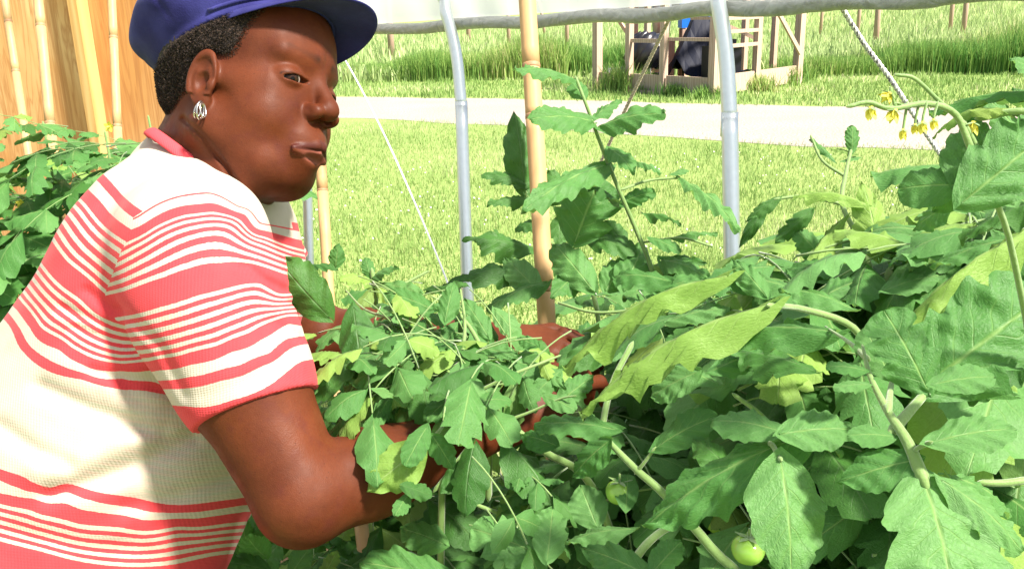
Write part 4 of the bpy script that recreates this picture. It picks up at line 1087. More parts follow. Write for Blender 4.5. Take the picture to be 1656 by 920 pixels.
def leaflet_mesh(name, seed, lobes=4, depth=.35, fold=.25, curl=.25, wave=.05, sub=(0, .18, .4, .62, .80, .93), nv=4, base_heart=.10, mat=None, asym=.12, wpos=.40):
    """unit-length leaflet along +X, half-width about 0.5 (scaled afterwards), top face +Z"""
    r = random.Random(seed); ts = []
    for k in range(lobes):
        for s in sub: ts.append((k + s) / lobes)
    ts.append(1.0); ts = [t * .995 for t in ts]
    a_, b_ = .55, .55 * (1 - wpos) / wpos; nrm = (wpos ** a_) * ((1 - wpos) ** b_)
    sides = []
    for sd in (-1, 1):
        rows = []; ph = r.uniform(-.12, .12); dl = [depth * r.uniform(.6, 1.25) for _ in range(lobes + 1)]
        for t in ts:
            w = .5 * (t ** a_) * ((1 - t) ** b_) / nrm * (1 + asym * sd * r.uniform(.6, 1) * .5)
            x_ = t * lobes; k = int(min(x_, lobes - 1e-4)); s = x_ - k
            tooth = (s / .80) ** .75 if s < .80 else 1 - ((s - .80) / .20) ** .8
            d = dl[k] * (1.0 if k > 0 else .5) * (0 if (k == lobes - 1) else 1)
            if k == lobes - 1 and s < .25: d = 0
            if k == lobes - 1: tooth = 1; d = dl[k] * .0
            w *= (1 - d + d * tooth)
            if k == lobes - 1: w *= 1 - dl[k] * .8 * (1 - min(1, s / .3) ** .6)
            if nv > 3: w *= 1 - .035 * abs(math.sin(x_ * 7.0 + seed)) * (t < .9)
            rows.append(w)
        sides.append(rows)
    V, UV = [], []; cc = [r.uniform(0, 6.28) for _ in range(6)]
    for i, t in enumerate(ts):
        for j in range(-nv, nv + 1):
            f = j / nv; w = sides[0 if j < 0 else 1][i]; fa = abs(f)
            y = f * w; x = t + .16 * (w ** 1.0) * fa - base_heart * (fa ** 1.5) * math.exp(-t * 9) + .10 * fa * w
            z = -fold * abs(y) ** 1.15 - curl * (t ** 2) * .6 + .05 * math.sin(t * math.pi)
            z += .030 * math.sin((t * 6.5 - fa * 1.35) * 2 * math.pi) * fa * (1 - .3 * t) * min(1, t * 5)
            z += wave * math.sin(t * 9 + cc[0] + f * 1.5) * fa ** 1.5 + wave * .7 * math.sin(t * 17 + cc[1]) * fa ** 2
            z += .018 * math.sin(t * 23 + cc[2] + j) * (fa > .1)
            V.append((x, y, z)); UV.append((t, f))
    F = []; n = 2 * nv + 1
    for i in range(len(ts) - 1):
        for j in range(n - 1): a = i * n + j; F.append((a, a + n, a + n + 1, a + 1))
    return mkmesh(name, np.array(V), np.array(F), mat, True, UV)
VAR = {}
def variants(key, n, mat, **kw):
    VAR[key] = []
    for i in range(n):
        k = dict(kw); r = random.Random(i * 7 + len(key)); k.setdefault('lobes', r.choice((3, 3, 4, 4))); k.setdefault('depth', r.uniform(.15, .45)); k.setdefault('fold', r.uniform(.1, .6)); k.setdefault('curl', r.uniform(.1, .6)); k.setdefault('wave', r.uniform(.02, .06))
        VAR[key].append(leaflet_mesh('leaflet', i * 13 + 5 + len(key), mat=mat, wpos=r.uniform(.32, .45), **k))
LOW = (0, .35, .7, .92)
variants('hero', 8, M_LEAF, nv=6, sub=(0, .1, .22, .36, .5, .64, .76, .84, .90, .96), depth=.22, fold=.25, curl=.2, wave=.03)
variants('flat', 5, M_LEAF, nv=6, sub=(0, .1, .22, .36, .5, .64, .76, .84, .90, .96), depth=.11, fold=.12, curl=.1, wave=.02, lobes=3)
variants('round', 4, M_LEAF, nv=5, sub=(0, .2, .4, .6, .8, .92), depth=.03, fold=.15, curl=.15, wave=.025, lobes=3)
variants('lobed', 5, M_LEAF, nv=7, sub=(0, .08, .16, .28, .42, .56, .70, .80, .86, .92, .97), depth=.42, fold=.12, curl=.12, wave=.03, lobes=3)
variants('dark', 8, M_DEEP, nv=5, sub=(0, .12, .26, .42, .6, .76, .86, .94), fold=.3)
variants('pale', 6, M_PALE, nv=5, sub=(0, .12, .26, .42, .6, .76, .86, .94), depth=.35, fold=.35)
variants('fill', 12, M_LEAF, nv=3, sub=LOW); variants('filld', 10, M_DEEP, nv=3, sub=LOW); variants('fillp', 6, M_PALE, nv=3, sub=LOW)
def orient(base, tip, normal):
    x = (tip - base); L = x.length; x.normalize(); z = normal - x * normal.dot(x); z.normalize(); y = z.cross(x)
    return Matrix((x, y, z)).transposed().to_4x4(), L
C3 = CM.to_3x3()
def add_leaflet(parent, mesh, base, tip, normal, width, name='leaflet', zs=1.0):
    R, L = orient(base, tip, normal)
    mw = Matrix.Translation(base) @ R @ Matrix.Diagonal((L, width, L * zs, 1))
    return obj(name, mesh, parent, mw)
def tubeobj(name, pts, r0, r1, parent, n=7, mat=None, k=5):
    pts = [Vector(p) for p in (spline(pts, k) if len(pts) > 2 else pts)]; m = len(pts); rad = [r0 + (r1 - r0) * i / (m - 1) for i in range(m)]
    a, b = (pts[0] - pts[1]).normalized(), (pts[-1] - pts[-2]).normalized()
    pts = [pts[0] + a * r0 * 2.2, pts[0] + a * r0 * 1.3] + pts + [pts[-1] + b * r1 * 1.3, pts[-1] + b * r1 * 2.2]; rad = [r0 * .12, r0 * .62] + rad + [r1 * .62, r1 * .12]
    mb = MB(); mb.tube(pts, rad, n); return mb.build(name, mat or M_STEM, parent, True)
def plant(px, py, d, label, cat='tomato plant', grp='tomato plants'):
    q = P(px, py, d); root = empty('tomato_plant', (q.x, q.y, 0)); tag(root, label, cat, grp); return root
PL = {}
PL['front'] = plant(1500, 620, .60, 'nearest tomato plant at the lower right with the largest broad leaves')
PL['low'] = plant(1100, 800, .72, 'tomato plant at the bottom centre with long folded leaves and a small green fruit')
PL['mid'] = plant(900, 600, 1.22, 'tall tomato plant climbing beside the thick bamboo stake')
PL['hands'] = plant(760, 560, 1.0, 'limp tomato plant being gathered up between the two arms')
PL['elbow'] = plant(560, 560, 1.34, 'tomato plant beyond the woman that covers her far arm')
PL['right'] = plant(1400, 420, .95, 'tomato plant behind the front one with a pale upright tip and a yellow flower')
PL['top'] = plant(1600, 260, .52, 'tomato plant at the upper right with hanging yellow flowers')
PL['leftA'] = plant(60, 420, 2.05, 'left bed tomato plant nearest the picture edge')
PL['leftB'] = plant(170, 420, 1.95, 'left bed tomato plant right behind the woman')
PL['leftC'] = plant(255, 300, 2.25, 'left bed tomato plant half hidden behind the cap and collar')
PL['under'] = plant(470, 980, 1.30, 'tomato plant low behind the bent elbow')
# -------- leaves placed one by one: (plant, kind, base px,py,d, tip px,py,d, width px, normal in camera frame, roll of mesh)
HERO = [
 # nearest cluster
 ('front','lobed',(1492,772,.455),(1552,985,.42),225,(.05,.45,.9),0),('front','hero',(1522,775,.45),(1668,885,.44),85,(.1,.7,.7),1),('front','hero',(1530,768,.46),(1650,818,.48),72,(0,.8,.6),2),
 ('front','flat',(1484,742,.46),(1352,778,.47),78,(-.1,.6,.8),0),('front','flat',(1500,717,.45),(1645,688,.45),78,(.05,.75,.65),1),('front','round',(1448,706,.47),(1372,700,.47),46,(0,.7,.7),0),
 ('front','round',(1506,622,.46),(1612,604,.46),56,(.1,.6,.8),1),('front','lobed',(1492,628,.50),(1700,470,.50),200,(.1,.5,.85),1),('front','lobed',(1500,630,.49),(1432,500,.50),120,(-.2,.4,.9),2),
 ('front','flat',(1440,610,.52),(1398,528,.54),66,(-.2,.5,.8),2),('front','round',(1402,600,.50),(1338,588,.50),34,(0,.8,.6),2),('front','round',(1406,622,.49),(1348,624,.49),28,(0,.8,.6),3),
 ('low','hero',(1305,700,.52),(1026,836,.54),118,(-.15,.75,.62),3),('low','flat',(1262,702,.50),(1390,690,.50),84,(.1,.7,.7),3),('low','hero',(1268,702,.53),(1372,722,.55),40,(0,.9,.4),4),('low','round',(1272,700,.515),(1150,672,.54),72,(-.1,.8,.6),0),
 ('low','hero',(1262,742,.50),(1288,945,.47),146,(.05,.2,.98),5),
 ('low','pale',(1245,492,.60),(912,616,.62),74,(-.25,.9,.35),0),('low','pale',(1175,446,.72),(884,526,.76),60,(-.2,.9,.4),1),('low','hero',(1352,536,.58),(1120,530,.64),74,(0,.8,.6),6),
 ('front','pale',(1690,360,.55),(1418,522,.55),62,(-.3,.9,.3),2),('front','flat',(1670,380,.57),(1500,425,.60),80,(0,.9,.45),4),
 ('front','dark',(1660,420,.62),(1530,470,.64),60,(0,.8,.6),0),('front','dark',(1640,640,.56),(1530,600,.60),60,(.1,.8,.5),1),('front','dark',(1660,560,.6),(1560,640,.6),70,(0,.9,.5),2),
 # upper right, close to the lens
 ('top','lobed',(1556,328,.42),(1710,200,.42),135,(.1,.3,.95),0),('top','hero',(1556,305,.43),(1590,178,.44),92,(-.3,.1,.95),0),('top','round',(1556,300,.43),(1450,302,.45),78,(-.1,.3,.95),1),
 ('top','hero',(1700,150,.42),(1502,162,.46),40,(0,.95,.3),1),('top','flat',(1700,130,.42),(1634,92,.42),60,(.2,.5,.8),0),('top','hero',(1600,240,.43),(1500,345,.46),70,(-.4,.2,.9),2),('top','dark',(1700,320,.5),(1545,372,.52),46,(0,.9,.4),2),
 ('top','hero',(1640,330,.46),(1590,250,.47),70,(-.1,.4,.9),4),('top','flat',(1700,300,.47),(1625,255,.48),66,(.1,.6,.8),3),('top','hero',(1540,330,.5),(1470,370,.52),50,(-.2,.6,.8),5),('top','hero',(1660,240,.5),(1600,150,.5),60,(0,.4,.9),6),('top','flat',(1690,200,.5),(1640,140,.5),50,(0,.4,.9),4),('top','pale',(1575,180,.43),(1660,175,.42),40,(0,.8,.6),3),('top','pale',(1590,170,.44),(1500,205,.45),26,(0,.9,.4),4),
 # right middle
 ('right','dark',(1312,340,.9),(1254,393,.9),34,(.2,.3,.9),3),('right','dark',(1260,320,.92),(1205,350,.92),26,(0,.6,.8),4),('right','dark',(1240,330,.95),(1195,400,.95),24,(0,.4,.9),5),
 ('right','pale',(1420,415,.85),(1402,290,.85),62,(-.1,.3,.95),0),('right','pale',(1400,330,.85),(1292,290,.88),34,(0,.85,.5),1),('right','hero',(1378,246,.95),(1380,202,.95),26,(-.1,.1,1),1),('right','hero',(1385,250,.95),(1345,238,.96),18,(0,.8,.5),3),
 ('right','round',(1360,262,.95),(1392,252,.95),18,(0,.9,.4),2),('right','round',(1350,262,.95),(1312,222,.96),12,(.2,.4,.8),3),('right','pale',(1370,350,.88),(1270,455,.86),34,(-.5,.7,.5),2),
 ('right','flat',(1400,440,.80),(1270,430,.84),66,(0,.8,.6),2),('right','hero',(1290,470,.8),(1180,440,.84),60,(0,.8,.6),0),('right','hero',(1330,480,.76),(1420,440,.78),60,(.1,.8,.6),3),('right','dark',(1470,400,.8),(1560,380,.8),40,(0,.9,.4),6),
 ('right','flat',(1430,470,.72),(1530,440,.72),60,(.1,.8,.55),3),('right','hero',(1240,480,.72),(1180,410,.76),44,(-.2,.4,.9),4),('right','hero',(1380,500,.68),(1260,455,.72),60,(0,.9,.45),5),
 # tall stem beside the stake
 ('mid','hero',(932,130,1.18),(848,103,1.14),32,(-.1,.75,.6),1),('mid','flat',(958,196,1.18),(872,188,1.12),52,(-.1,.45,.9),2),('mid','hero',(970,205,1.18),(1056,178,1.12),54,(.05,.5,.85),2),('mid','round',(945,160,1.18),(928,135,1.2),28,(0,.3,.95),2),('mid','hero',(962,190,1.2),(1000,160,1.22),26,(0,.8,.5),4),
 ('mid','flat',(985,266,1.2),(862,324,1.1),54,(-.2,.6,.75),3),('mid','lobed',(930,392,1.24),(965,300,1.24),96,(-.1,.25,.95),1),('mid','dark',(1000,326,1.2),(942,290,1.16),26,(0,.9,.4),3),('mid','flat',(985,240,1.2),(1022,272,1.15),36,(.2,.4,.9),0),
 ('mid','hero',(1028,262,1.22),(1064,272,1.18),18,(0,.9,.4),2),('mid','flat',(1098,288,1.22),(1186,355,1.12),32,(.3,.6,.7),1),('mid','round',(1085,283,1.22),(1110,275,1.22),14,(0,.8,.6),2),('mid','dark',(1040,345,1.22),(1094,352,1.18),20,(0,.9,.4),5),
 ('mid','hero',(1085,385,1.22),(1150,372,1.2),24,(0,.9,.4),3),('mid','round',(1050,385,1.2),(1095,402,1.18),24,(0,.7,.7),1),
 ('mid','dark',(850,312,1.42),(836,190,1.42),48,(.1,.1,1),0),('mid','dark',(855,300,1.42),(796,274,1.40),26,(0,.6,.8),1),('mid','dark',(858,322,1.42),(798,322,1.40),22,(0,.7,.7),2),('mid','dark',(866,402,1.42),(766,384,1.36),48,(0,.6,.8),3),('mid','dark',(880,360,1.42),(838,362,1.42),24,(0,.6,.8),6),
 ('mid','dark',(862,438,1.36),(744,432,1.3),42,(-.05,.7,.7),4),('mid','hero',(884,456,1.3),(798,486,1.26),34,(-.2,.7,.6),6),('mid','dark',(905,352,1.42),(905,392,1.4),34,(0,.2,1),5),('mid','hero',(960,470,1.2),(902,398,1.24),52,(-.2,.4,.9),7),('mid','dark',(950,385,1.26),(1010,390,1.22),44,(.1,.5,.85),7),
 ('mid','hero',(1010,470,1.2),(1040,395,1.24),50,(0,.4,.9),0),('mid','dark',(1040,440,1.25),(1120,415,1.2),44,(0,.6,.8),0),('mid','hero',(1085,455,1.1),(1000,440,1.14),46,(0,.7,.7),2),
 ('mid','hero',(980,470,1.22),(1010,420,1.24),44,(0,.4,.9),3),('mid','dark',(900,420,1.4),(940,450,1.36),46,(0,.5,.85),3),('mid','hero',(1060,470,1.15),(1130,450,1.12),50,(0,.7,.7),4),('mid','pale',(1060,430,1.22),(1100,445,1.2),30,(0,.8,.6),0),('mid','hero',(940,440,1.25),(900,470,1.2),44,(0,.5,.85),5),('mid','dark',(1010,400,1.25),(985,360,1.25),36,(0,.3,.95),6),('mid','hero',(890,330,1.44),(915,300,1.44),30,(0,.3,.95),1),
 ('right','flat',(1500,330,.9),(1455,395,.88),50,(-.1,.5,.85),1),('right','hero',(1560,380,.85),(1500,355,.86),60,(0,.8,.6),2),('right','hero',(1620,400,.8),(1560,440,.78),70,(0,.7,.7),5),('right','pale',(1440,430,.86),(1500,470,.8),60,(0,.6,.8),3),('right','hero',(1330,420,.9),(1290,370,.9),50,(-.1,.5,.85),6),
 # between the arms
 ('hands','pale',(682,722,.80),(590,795,.79),84,(-.15,.1,.98),5),('hands','dark',(718,792,.84),(780,728,.86),46,(.1,.3,.95),1),('hands','round',(700,700,.85),(735,692,.85),40,(0,.3,.95),0),('hands','pale',(622,704,.9),(598,636,.92),26,(0,.3,.95),3),
 ('hands','dark',(572,500,.98),(590,628,.94),72,(.1,.3,.95),0),('hands','dark',(532,512,1.0),(446,420,.98),84,(-.2,.2,.95),2),('hands','hero',(543,432,1.2),(547,393,1.2),30,(0,.2,.95),0),('hands','pale',(545,570,.95),(478,576,.93),24,(-.1,.8,.5),2),
 ('hands','hero',(640,560,.95),(560,590,.93),50,(0,.5,.85),3),('hands','flat',(700,500,.98),(620,470,1.0),46,(0,.6,.8),2),('hands','hero',(720,520,.98),(735,450,1.0),40,(0,.3,.9),5),('hands','flat',(760,560,.95),(840,575,.93),36,(.1,.5,.85),3),
 ('hands','hero',(790,545,1.02),(750,480,1.04),44,(0,.5,.85),6),('hands','dark',(640,600,.98),(605,680,.95),34,(0,.2,.98),3),('hands','hero',(660,650,.96),(720,700,.92),44,(0,.5,.85),4),('hands','pale',(560,640,.98),(548,720,.96),24,(0,.2,.98),1),
 ('hands','flat',(870,560,.93),(835,545,.95),26,(0,.5,.85),0),('hands','hero',(905,600,.92),(860,640,.90),40,(0,.4,.9),0),('hands','round',(880,640,.88),(930,660,.86),36,(0,.6,.8),1),('hands','flat',(860,590,.94),(915,625,.9),34,(.1,.4,.9),4),
 ('low','flat',(1000,695,.80),(862,680,.84),58,(-.05,.8,.55),1),('low','hero',(985,712,.78),(918,772,.80),56,(-.2,.5,.8),4),('low','round',(1058,726,.76),(1155,668,.74),66,(0,.7,.7),2),('low','flat',(965,850,.80),(938,782,.82),68,(-.1,.3,.95),3),('low','round',(1012,824,.78),(1016,764,.80),42,(0,.3,.95),3),
 ('low','hero',(1025,855,.70),(908,868,.72),44,(0,.85,.5),5),('low','lobed',(880,900,.78),(762,850,.80),90,(0,.6,.8),2),('low','hero',(885,905,.76),(895,815,.80),66,(0,.4,.9),1),('low','flat',(1050,930,.60),(935,880,.64),62,(-.05,.6,.8),0),('low','hero',(1055,925,.60),(1105,870,.62),52,(.1,.6,.8),2),
 ('low','lobed',(735,940,.82),(582,905,.84),80,(0,.55,.85),3),('low','hero',(720,880,.88),(645,850,.90),60,(0,.6,.8),6),('low','dark',(860,790,.85),(800,840,.84),54,(0,.4,.9),4),('low','flat',(900,720,.84),(840,700,.86),48,(0,.6,.8),4),('low','dark',(1180,760,.7),(1120,700,.74),60,(0,.6,.8),5),
 ('low','hero',(1160,620,.75),(1060,580,.80),62,(0,.7,.7),7),('low','hero',(1150,600,.72),(1250,560,.72),56,(0,.7,.7),1),('low','flat',(1130,600,.76),(1050,640,.78),60,(-.1,.6,.8),2),('low','dark',(1320,600,.66),(1180,560,.72),80,(0,.8,.6),3),('low','hero',(1080,520,.86),(1180,490,.84),50,(0,.8,.6),6),
 ('hands','flat',(690,690,.80),(655,752,.78),44,(0,.35,.9),1),('hands','hero',(700,705,.80),(735,760,.80),46,(.1,.3,.95),4),('hands','dark',(650,785,.79),(700,800,.79),34,(0,.6,.8),2),('hands','hero',(640,640,.92),(590,690,.84),40,(-.1,.4,.9),6),('hands','flat',(735,640,.90),(690,675,.84),44,(0,.4,.9),2),('hands','hero',(660,800,.80),(640,830,.78),30,(0,.4,.9),7),
 ('hands','hero',(610,520,1.05),(660,560,1.0),44,(.1,.5,.85),1),('hands','flat',(660,520,1.05),(700,560,1.02),44,(.1,.5,.85),2),('hands','pale',(700,545,1.05),(660,590,1.0),40,(0,.4,.9),3),('hands','hero',(800,500,1.05),(840,545,1.03),40,(.1,.5,.85),2),('hands','hero',(620,555,1.02),(560,530,1.0),40,(0,.6,.8),0),('hands','dark',(740,520,1.05),(790,560,1.0),44,(.1,.5,.85),4),
 ('hands','dark',(985,556,1.0),(905,592,.98),48,(0,.5,.85),2),('hands','hero',(905,650,.93),(962,604,.95),46,(.1,.4,.9),3),('hands','dark',(850,545,1.05),(890,575,1.02),30,(0,.5,.85),5),('hands','flat',(840,600,.95),(800,560,.98),40,(0,.5,.85),3),('hands','hero',(760,600,.95),(730,560,.98),44,(0,.5,.85),5),
 ('mid','flat',(870,470,1.3),(820,420,1.34),44,(-.1,.4,.9),0),('mid','hero',(1000,330,1.22),(1050,310,1.2),30,(.1,.5,.85),1),('mid','dark',(930,330,1.4),(890,280,1.42),38,(0,.3,.95),2),('mid','hero',(1070,420,1.22),(1140,440,1.15),44,(.1,.6,.8),5),
 ('under','hero',(400,905,1.22),(392,838,1.2),46,(0,.3,.95),0),('under','flat',(430,900,1.2),(400,870,1.15),50,(-.1,.5,.85),1),('under','dark',(440,925,1.18),(372,905,1.14),50,(0,.6,.8),2),('under','hero',(450,880,1.25),(410,930,1.2),50,(0,.5,.85),3),('under','dark',(400,860,1.3),(440,830,1.3),44,(0,.4,.9),4),('under','flat',(470,930,1.2),(500,885,1.2),44,(0,.5,.85),2),('under','dark',(380,880,1.35),(350,930,1.35),60,(0,.4,.9),5),('under','pale',(520,940,1.2),(545,890,1.2),34,(0,.4,.9),3),('under','dark',(430,850,1.4),(460,900,1.4),60,(0,.4,.9),6),
 # beyond the woman
 ('hands','hero',(640,628,.9),(600,690,.86),30,(0,.3,.95),2),('elbow','hero',(600,450,1.25),(640,428,1.22),30,(0,.7,.7),0),('elbow','pale',(598,452,1.25),(556,440,1.22),28,(0,.7,.7),1),('elbow','hero',(600,448,1.25),(590,415,1.26),24,(0,.3,.95),2),('elbow','flat',(604,460,1.25),(680,470,1.2),34,(0,.7,.7),1),('elbow','dark',(690,470,1.3),(752,455,1.26),30,(0,.7,.7),2),
 ('elbow','hero',(600,470,1.22),(575,510,1.2),30,(0,.5,.85),7),('elbow','pale',(610,465,1.22),(650,510,1.18),28,(0,.6,.8),2),('elbow','dark',(500,430,1.3),(540,424,1.28),24,(0,.8,.6),6),
]
LEAFPARENT = {}
for n_, (pk, kind, b, t, wpx, nrm, vi) in enumerate(HERO):
    B, T = P(*b), P(*t); dm = (b[2] + t[2]) / 2; w = wpx / FPX * dm; nv = (C3 @ Vector(nrm)).normalized()
    if pk == 'mid': w *= 1.22; T = B + (T - B) * 1.14
    root = PL[pk]
    leaf = add_leaflet(root, VAR[kind][vi % len(VAR[kind])], B, T, nv, w, 'leaf')
# -------- stems placed one by one (plant, radius px start, end, points)
STEMS = [
 ('front',.0014,.0060,[(1395,560,.52),(1408,610,.50),(1436,665,.48),(1468,715,.465),(1492,772,.455)],'stem'),('front',.0052,.0030,[(1446,694,.475),(1475,660,.485),(1512,618,.50),(1530,600,.502)],'petiole'),('front',.0040,.0016,[(1436,660,.48),(1440,630,.50),(1446,600,.515)],'petiole'),
 ('front',.0010,.0034,[(1335,528,.59),(1375,555,.55),(1402,580,.52)],'petiole'),('front',.0020,.0022,[(1476,730,.462),(1488,722,.455),(1502,716,.45)],'petiole'),('front',.0052,.0065,[(1480,760,.47),(1560,860,.52),(1640,1000,.6),(1660,1300,.7)],'stem'),
 ('front',.0030,.0040,[(1590,780,.5),(1630,780,.5),(1700,770,.5)],'petiole'),
 ('low',.0040,.0075,[(985,715,.80),(1030,760,.77),(1075,800,.76),(1150,885,.75),(1230,990,.76),(1300,1300,.8)],'stem'),('low',.0034,.0048,[(1215,802,.62),(1150,825,.64),(1085,850,.66),(1045,880,.64),(1010,930,.62)],'petiole'),('low',.0022,.0026,[(1262,742,.50),(1240,720,.54),(1205,802,.62)],'petiole'),
 ('low',.0030,.0045,[(1245,494,.60),(1300,500,.64),(1380,530,.66),(1420,600,.68)],'petiole'),('low',.0028,.0034,[(1190,640,.75),(1230,670,.74),(1275,720,.75)],'petiole'),('low',.0040,.0050,[(1020,560,.85),(990,620,.84),(975,690,.82),(985,715,.80)],'stem'),('low',.0020,.0028,[(1058,726,.76),(1040,750,.765),(1030,762,.77)],'petiole'),
 ('mid',.0024,.0050,[(932,128,1.18),(950,175,1.18),(972,235,1.2),(1000,305,1.2),(1030,375,1.22),(1054,436,1.22),(1075,520,1.22),(1080,700,1.2),(1060,1200,1.2)],'stem'),('mid',.0018,.0022,[(1098,288,1.22),(1050,292,1.22),(1008,306,1.2)],'petiole'),('mid',.0018,.0022,[(958,196,1.18),(966,208,1.19)],'petiole') ,
 ('mid',.0035,.0050,[(870,380,1.42),(900,400,1.4),(935,440,1.38),(965,500,1.34),(975,700,1.3),(970,1200,1.25)],'stem'),('mid',.0018,.0022,[(852,312,1.42),(862,350,1.42),(872,385,1.42)],'petiole'),('mid',.0018,.0020,[(1150,398,1.2),(1100,385,1.2),(1040,392,1.22)],'petiole'),
 ('mid',.0020,.0026,[(905,490,1.15),(960,505,1.12),(1030,500,1.1),(1100,480,1.05)],'petiole'),
 ('hands',.0018,.0070,[(690,570,.93),(730,605,.92),(780,645,.90),(830,690,.88),(880,730,.88),(960,790,.9),(1030,1000,.9)],'stem'),('hands',.0018,.0065,[(745,470,1.0),(752,530,.98),(742,600,.96),(725,680,.95),(715,780,.97),(710,1200,1.0)],'stem'),('hands',.0018,.0060,[(700,480,1.0),(735,500,1.0),(772,550,.99),(790,620,.97),(790,800,1.0)],'stem'),
 ('hands',.0030,.0014,[(775,632,.905),(830,605,.90),(880,585,.91),(905,575,.92)],'petiole'),('hands',.0026,.0032,[(782,645,.90),(770,700,.88),(740,745,.86),(705,790,.85)],'petiole'),('hands',.0026,.0012,[(820,680,.885),(860,665,.88),(905,645,.87),(930,640,.86)],'petiole'),('hands',.0024,.0028,[(680,720,.80),(715,690,.84),(720,640,.9)],'petiole'),
 ('hands',.0024,.0032,[(735,790,.86),(770,815,.85),(810,830,.86)],'petiole'),('hands',.0012,.0030,[(560,470,1.1),(590,500,1.05),(640,520,1.0),(700,560,.98)],'petiole'),
 ('elbow',.0035,.0055,[(602,440,1.25),(608,500,1.25),(600,600,1.27),(600,1200,1.3)],'stem'),('elbow',.0022,.0030,[(690,440,1.3),(640,470,1.28),(610,520,1.27)],'petiole'),
 ('right',.0020,.0045,[(1376,245,.95),(1368,280,.94),(1362,330,.92),(1385,380,.9),(1410,450,.88),(1420,600,.85),(1430,1100,.85)],'stem'),('right',.0016,.0022,[(1255,322,.92),(1300,318,.92),(1362,330,.92)],'petiole'),('right',.0016,.0020,[(1312,222,.96),(1330,260,.95),(1366,285,.94)],'petiole'),
 ('top',.0016,.0030,[(1375,172,.42),(1405,166,.42),(1440,176,.42),(1500,168,.425),(1545,185,.43),(1570,240,.43)],'truss'),('top',.0014,.0020,[(1452,122,.42),(1480,128,.42),(1520,165,.43),(1545,186,.43)],'truss'),('top',.0018,.0034,[(1560,200,.43),(1580,240,.43),(1600,300,.43),(1640,420,.46),(1680,700,.5),(1700,1300,.55)],'stem'),
 ('top',.0025,.0030,[(1700,190,.42),(1650,180,.42),(1590,190,.43)],'petiole'),
]
for pk, r0, r1, pts, nm in STEMS:
    if len(pts) < 3: pts = [pts[0], tuple((a + b) / 2 for a, b in zip(*pts)), pts[1]]
    kk = .60 if pk in ('front', 'top') else .68 if pk in ('low', 'hands') else .85
    tubeobj(nm, [P(*q) for q in pts], r0 * kk, r1 * kk, PL[pk], 9)
# -------- filler: compound leaves along stems, kept out of the places where the photograph shows other things
TOPL = [(335, 860), (390, 815), (400, 830), (470, 880), (500, 600), (480, 470), (540, 440), (600, 432), (700, 455), (760, 460), (800, 470), (880, 480), (960, 470), (1040, 440), (1120, 430), (1200, 405), (1260, 385), (1330, 365), (1420, 350), (1460, 320), (1500, 290), (1570, 240), (1656, 195)]
def top_ok(px, py): return py > np.interp(px, [a for a, b in TOPL], [b for a, b in TOPL])
def dmin(px, py):
    if px < 700 and py > 400:
        return 1.30 if py < 620 else (1.12 if px < 560 or py > 860 else 1.04)
    if px < 960: return 1.22 if py < 660 else 1.0
    base = np.interp(px, [960, 1100, 1300, 1500], [.95, .80, .68, .62]); return base
KEEP = [(735, 860, 620, 730), (880, 950, 545, 625), (865, 905, 300, 550), (465, 545, 485, 565), (790, 830, 525, 560)]
cntf = {}
def comp_leaf(root, origin, direction, L, rr, kinds, side=False, limit=True, npair=2, drop=.35):
    """rachis with a terminal leaflet, side pairs and small interstitial leaflets"""
    up = Vector((0, 0, 1)); d = direction.normalized(); pts = [origin.copy()]; p = origin.copy(); n = 7
    for k in range(n):
        d = (d + Vector((0, 0, -drop * .28))).normalized(); p = p + d * (L / n); pts.append(p.copy())
    mids = [pts[k] for k in (2, 4, 5, 7)]
    if limit:
        for q in (origin, *mids, pts[-1] + (pts[-1] - pts[-2]).normalized() * L * .3):
            a, b, c = proj(q)
            if not limit_ok(a, b, c): return False
    key = root.name
    if cntf.get(key, 0) > 290: return False
    lf = MB(); lf.tube(pts, [max(.0008, L * .0065 * (1 - .6 * k / n)) for k in range(n + 1)], 5); leaf = lf.build('leaf', M_STEM, root, True)
    def put(i, ang, s, kind):
        a = pts[i]; dd = (pts[i] - pts[i - 1]).normalized(); sidev = dd.cross(up); sidev = sidev.normalized() if sidev.length > .1 else Vector((1, 0, 0)); nn = sidev.cross(dd)
        v = (dd * math.cos(ang) + sidev * math.sin(ang) + nn * rr.uniform(-.25, .15)).normalized(); nr = (nn + sidev * rr.uniform(-.5, .5) + dd * rr.uniform(-.3, .3) + Vector((0, 0, -.2)) * 0).normalized()
        ln = s * L; base = a + v * ln * .12
        add_leaflet(leaf, rr.choice(VAR[kind]), base, base + v * ln, nr, ln * rr.uniform(.58, .80)); cntf[key] = cntf.get(key, 0) + 1
    put(7, rr.uniform(-.2, .2), rr.uniform(.42, .55), rr.choice(kinds))
    for i, s in ((5, .36), (3, .34)) if npair >= 2 else ((5, .36),):
        for sg in (-1, 1): put(i, sg * rr.uniform(.8, 1.25), s * rr.uniform(.8, 1.2), rr.choice(kinds))
    if rr.random() < .5: put(4, rr.choice((-1, 1)) * 1.2, .14, rr.choice(kinds))
    return True
def limit_ok(a, b, c):
    if b > 1150: return True
    if not top_ok(a, b): return False
    if c < dmin(a, b): return False
    for x0, x1, y0, y1 in KEEP:
        if x0 - 15 < a < x1 + 15 and y0 - 15 < b < y1 + 15 and c < 1.5: return False
    return True
rr = random.Random(21)
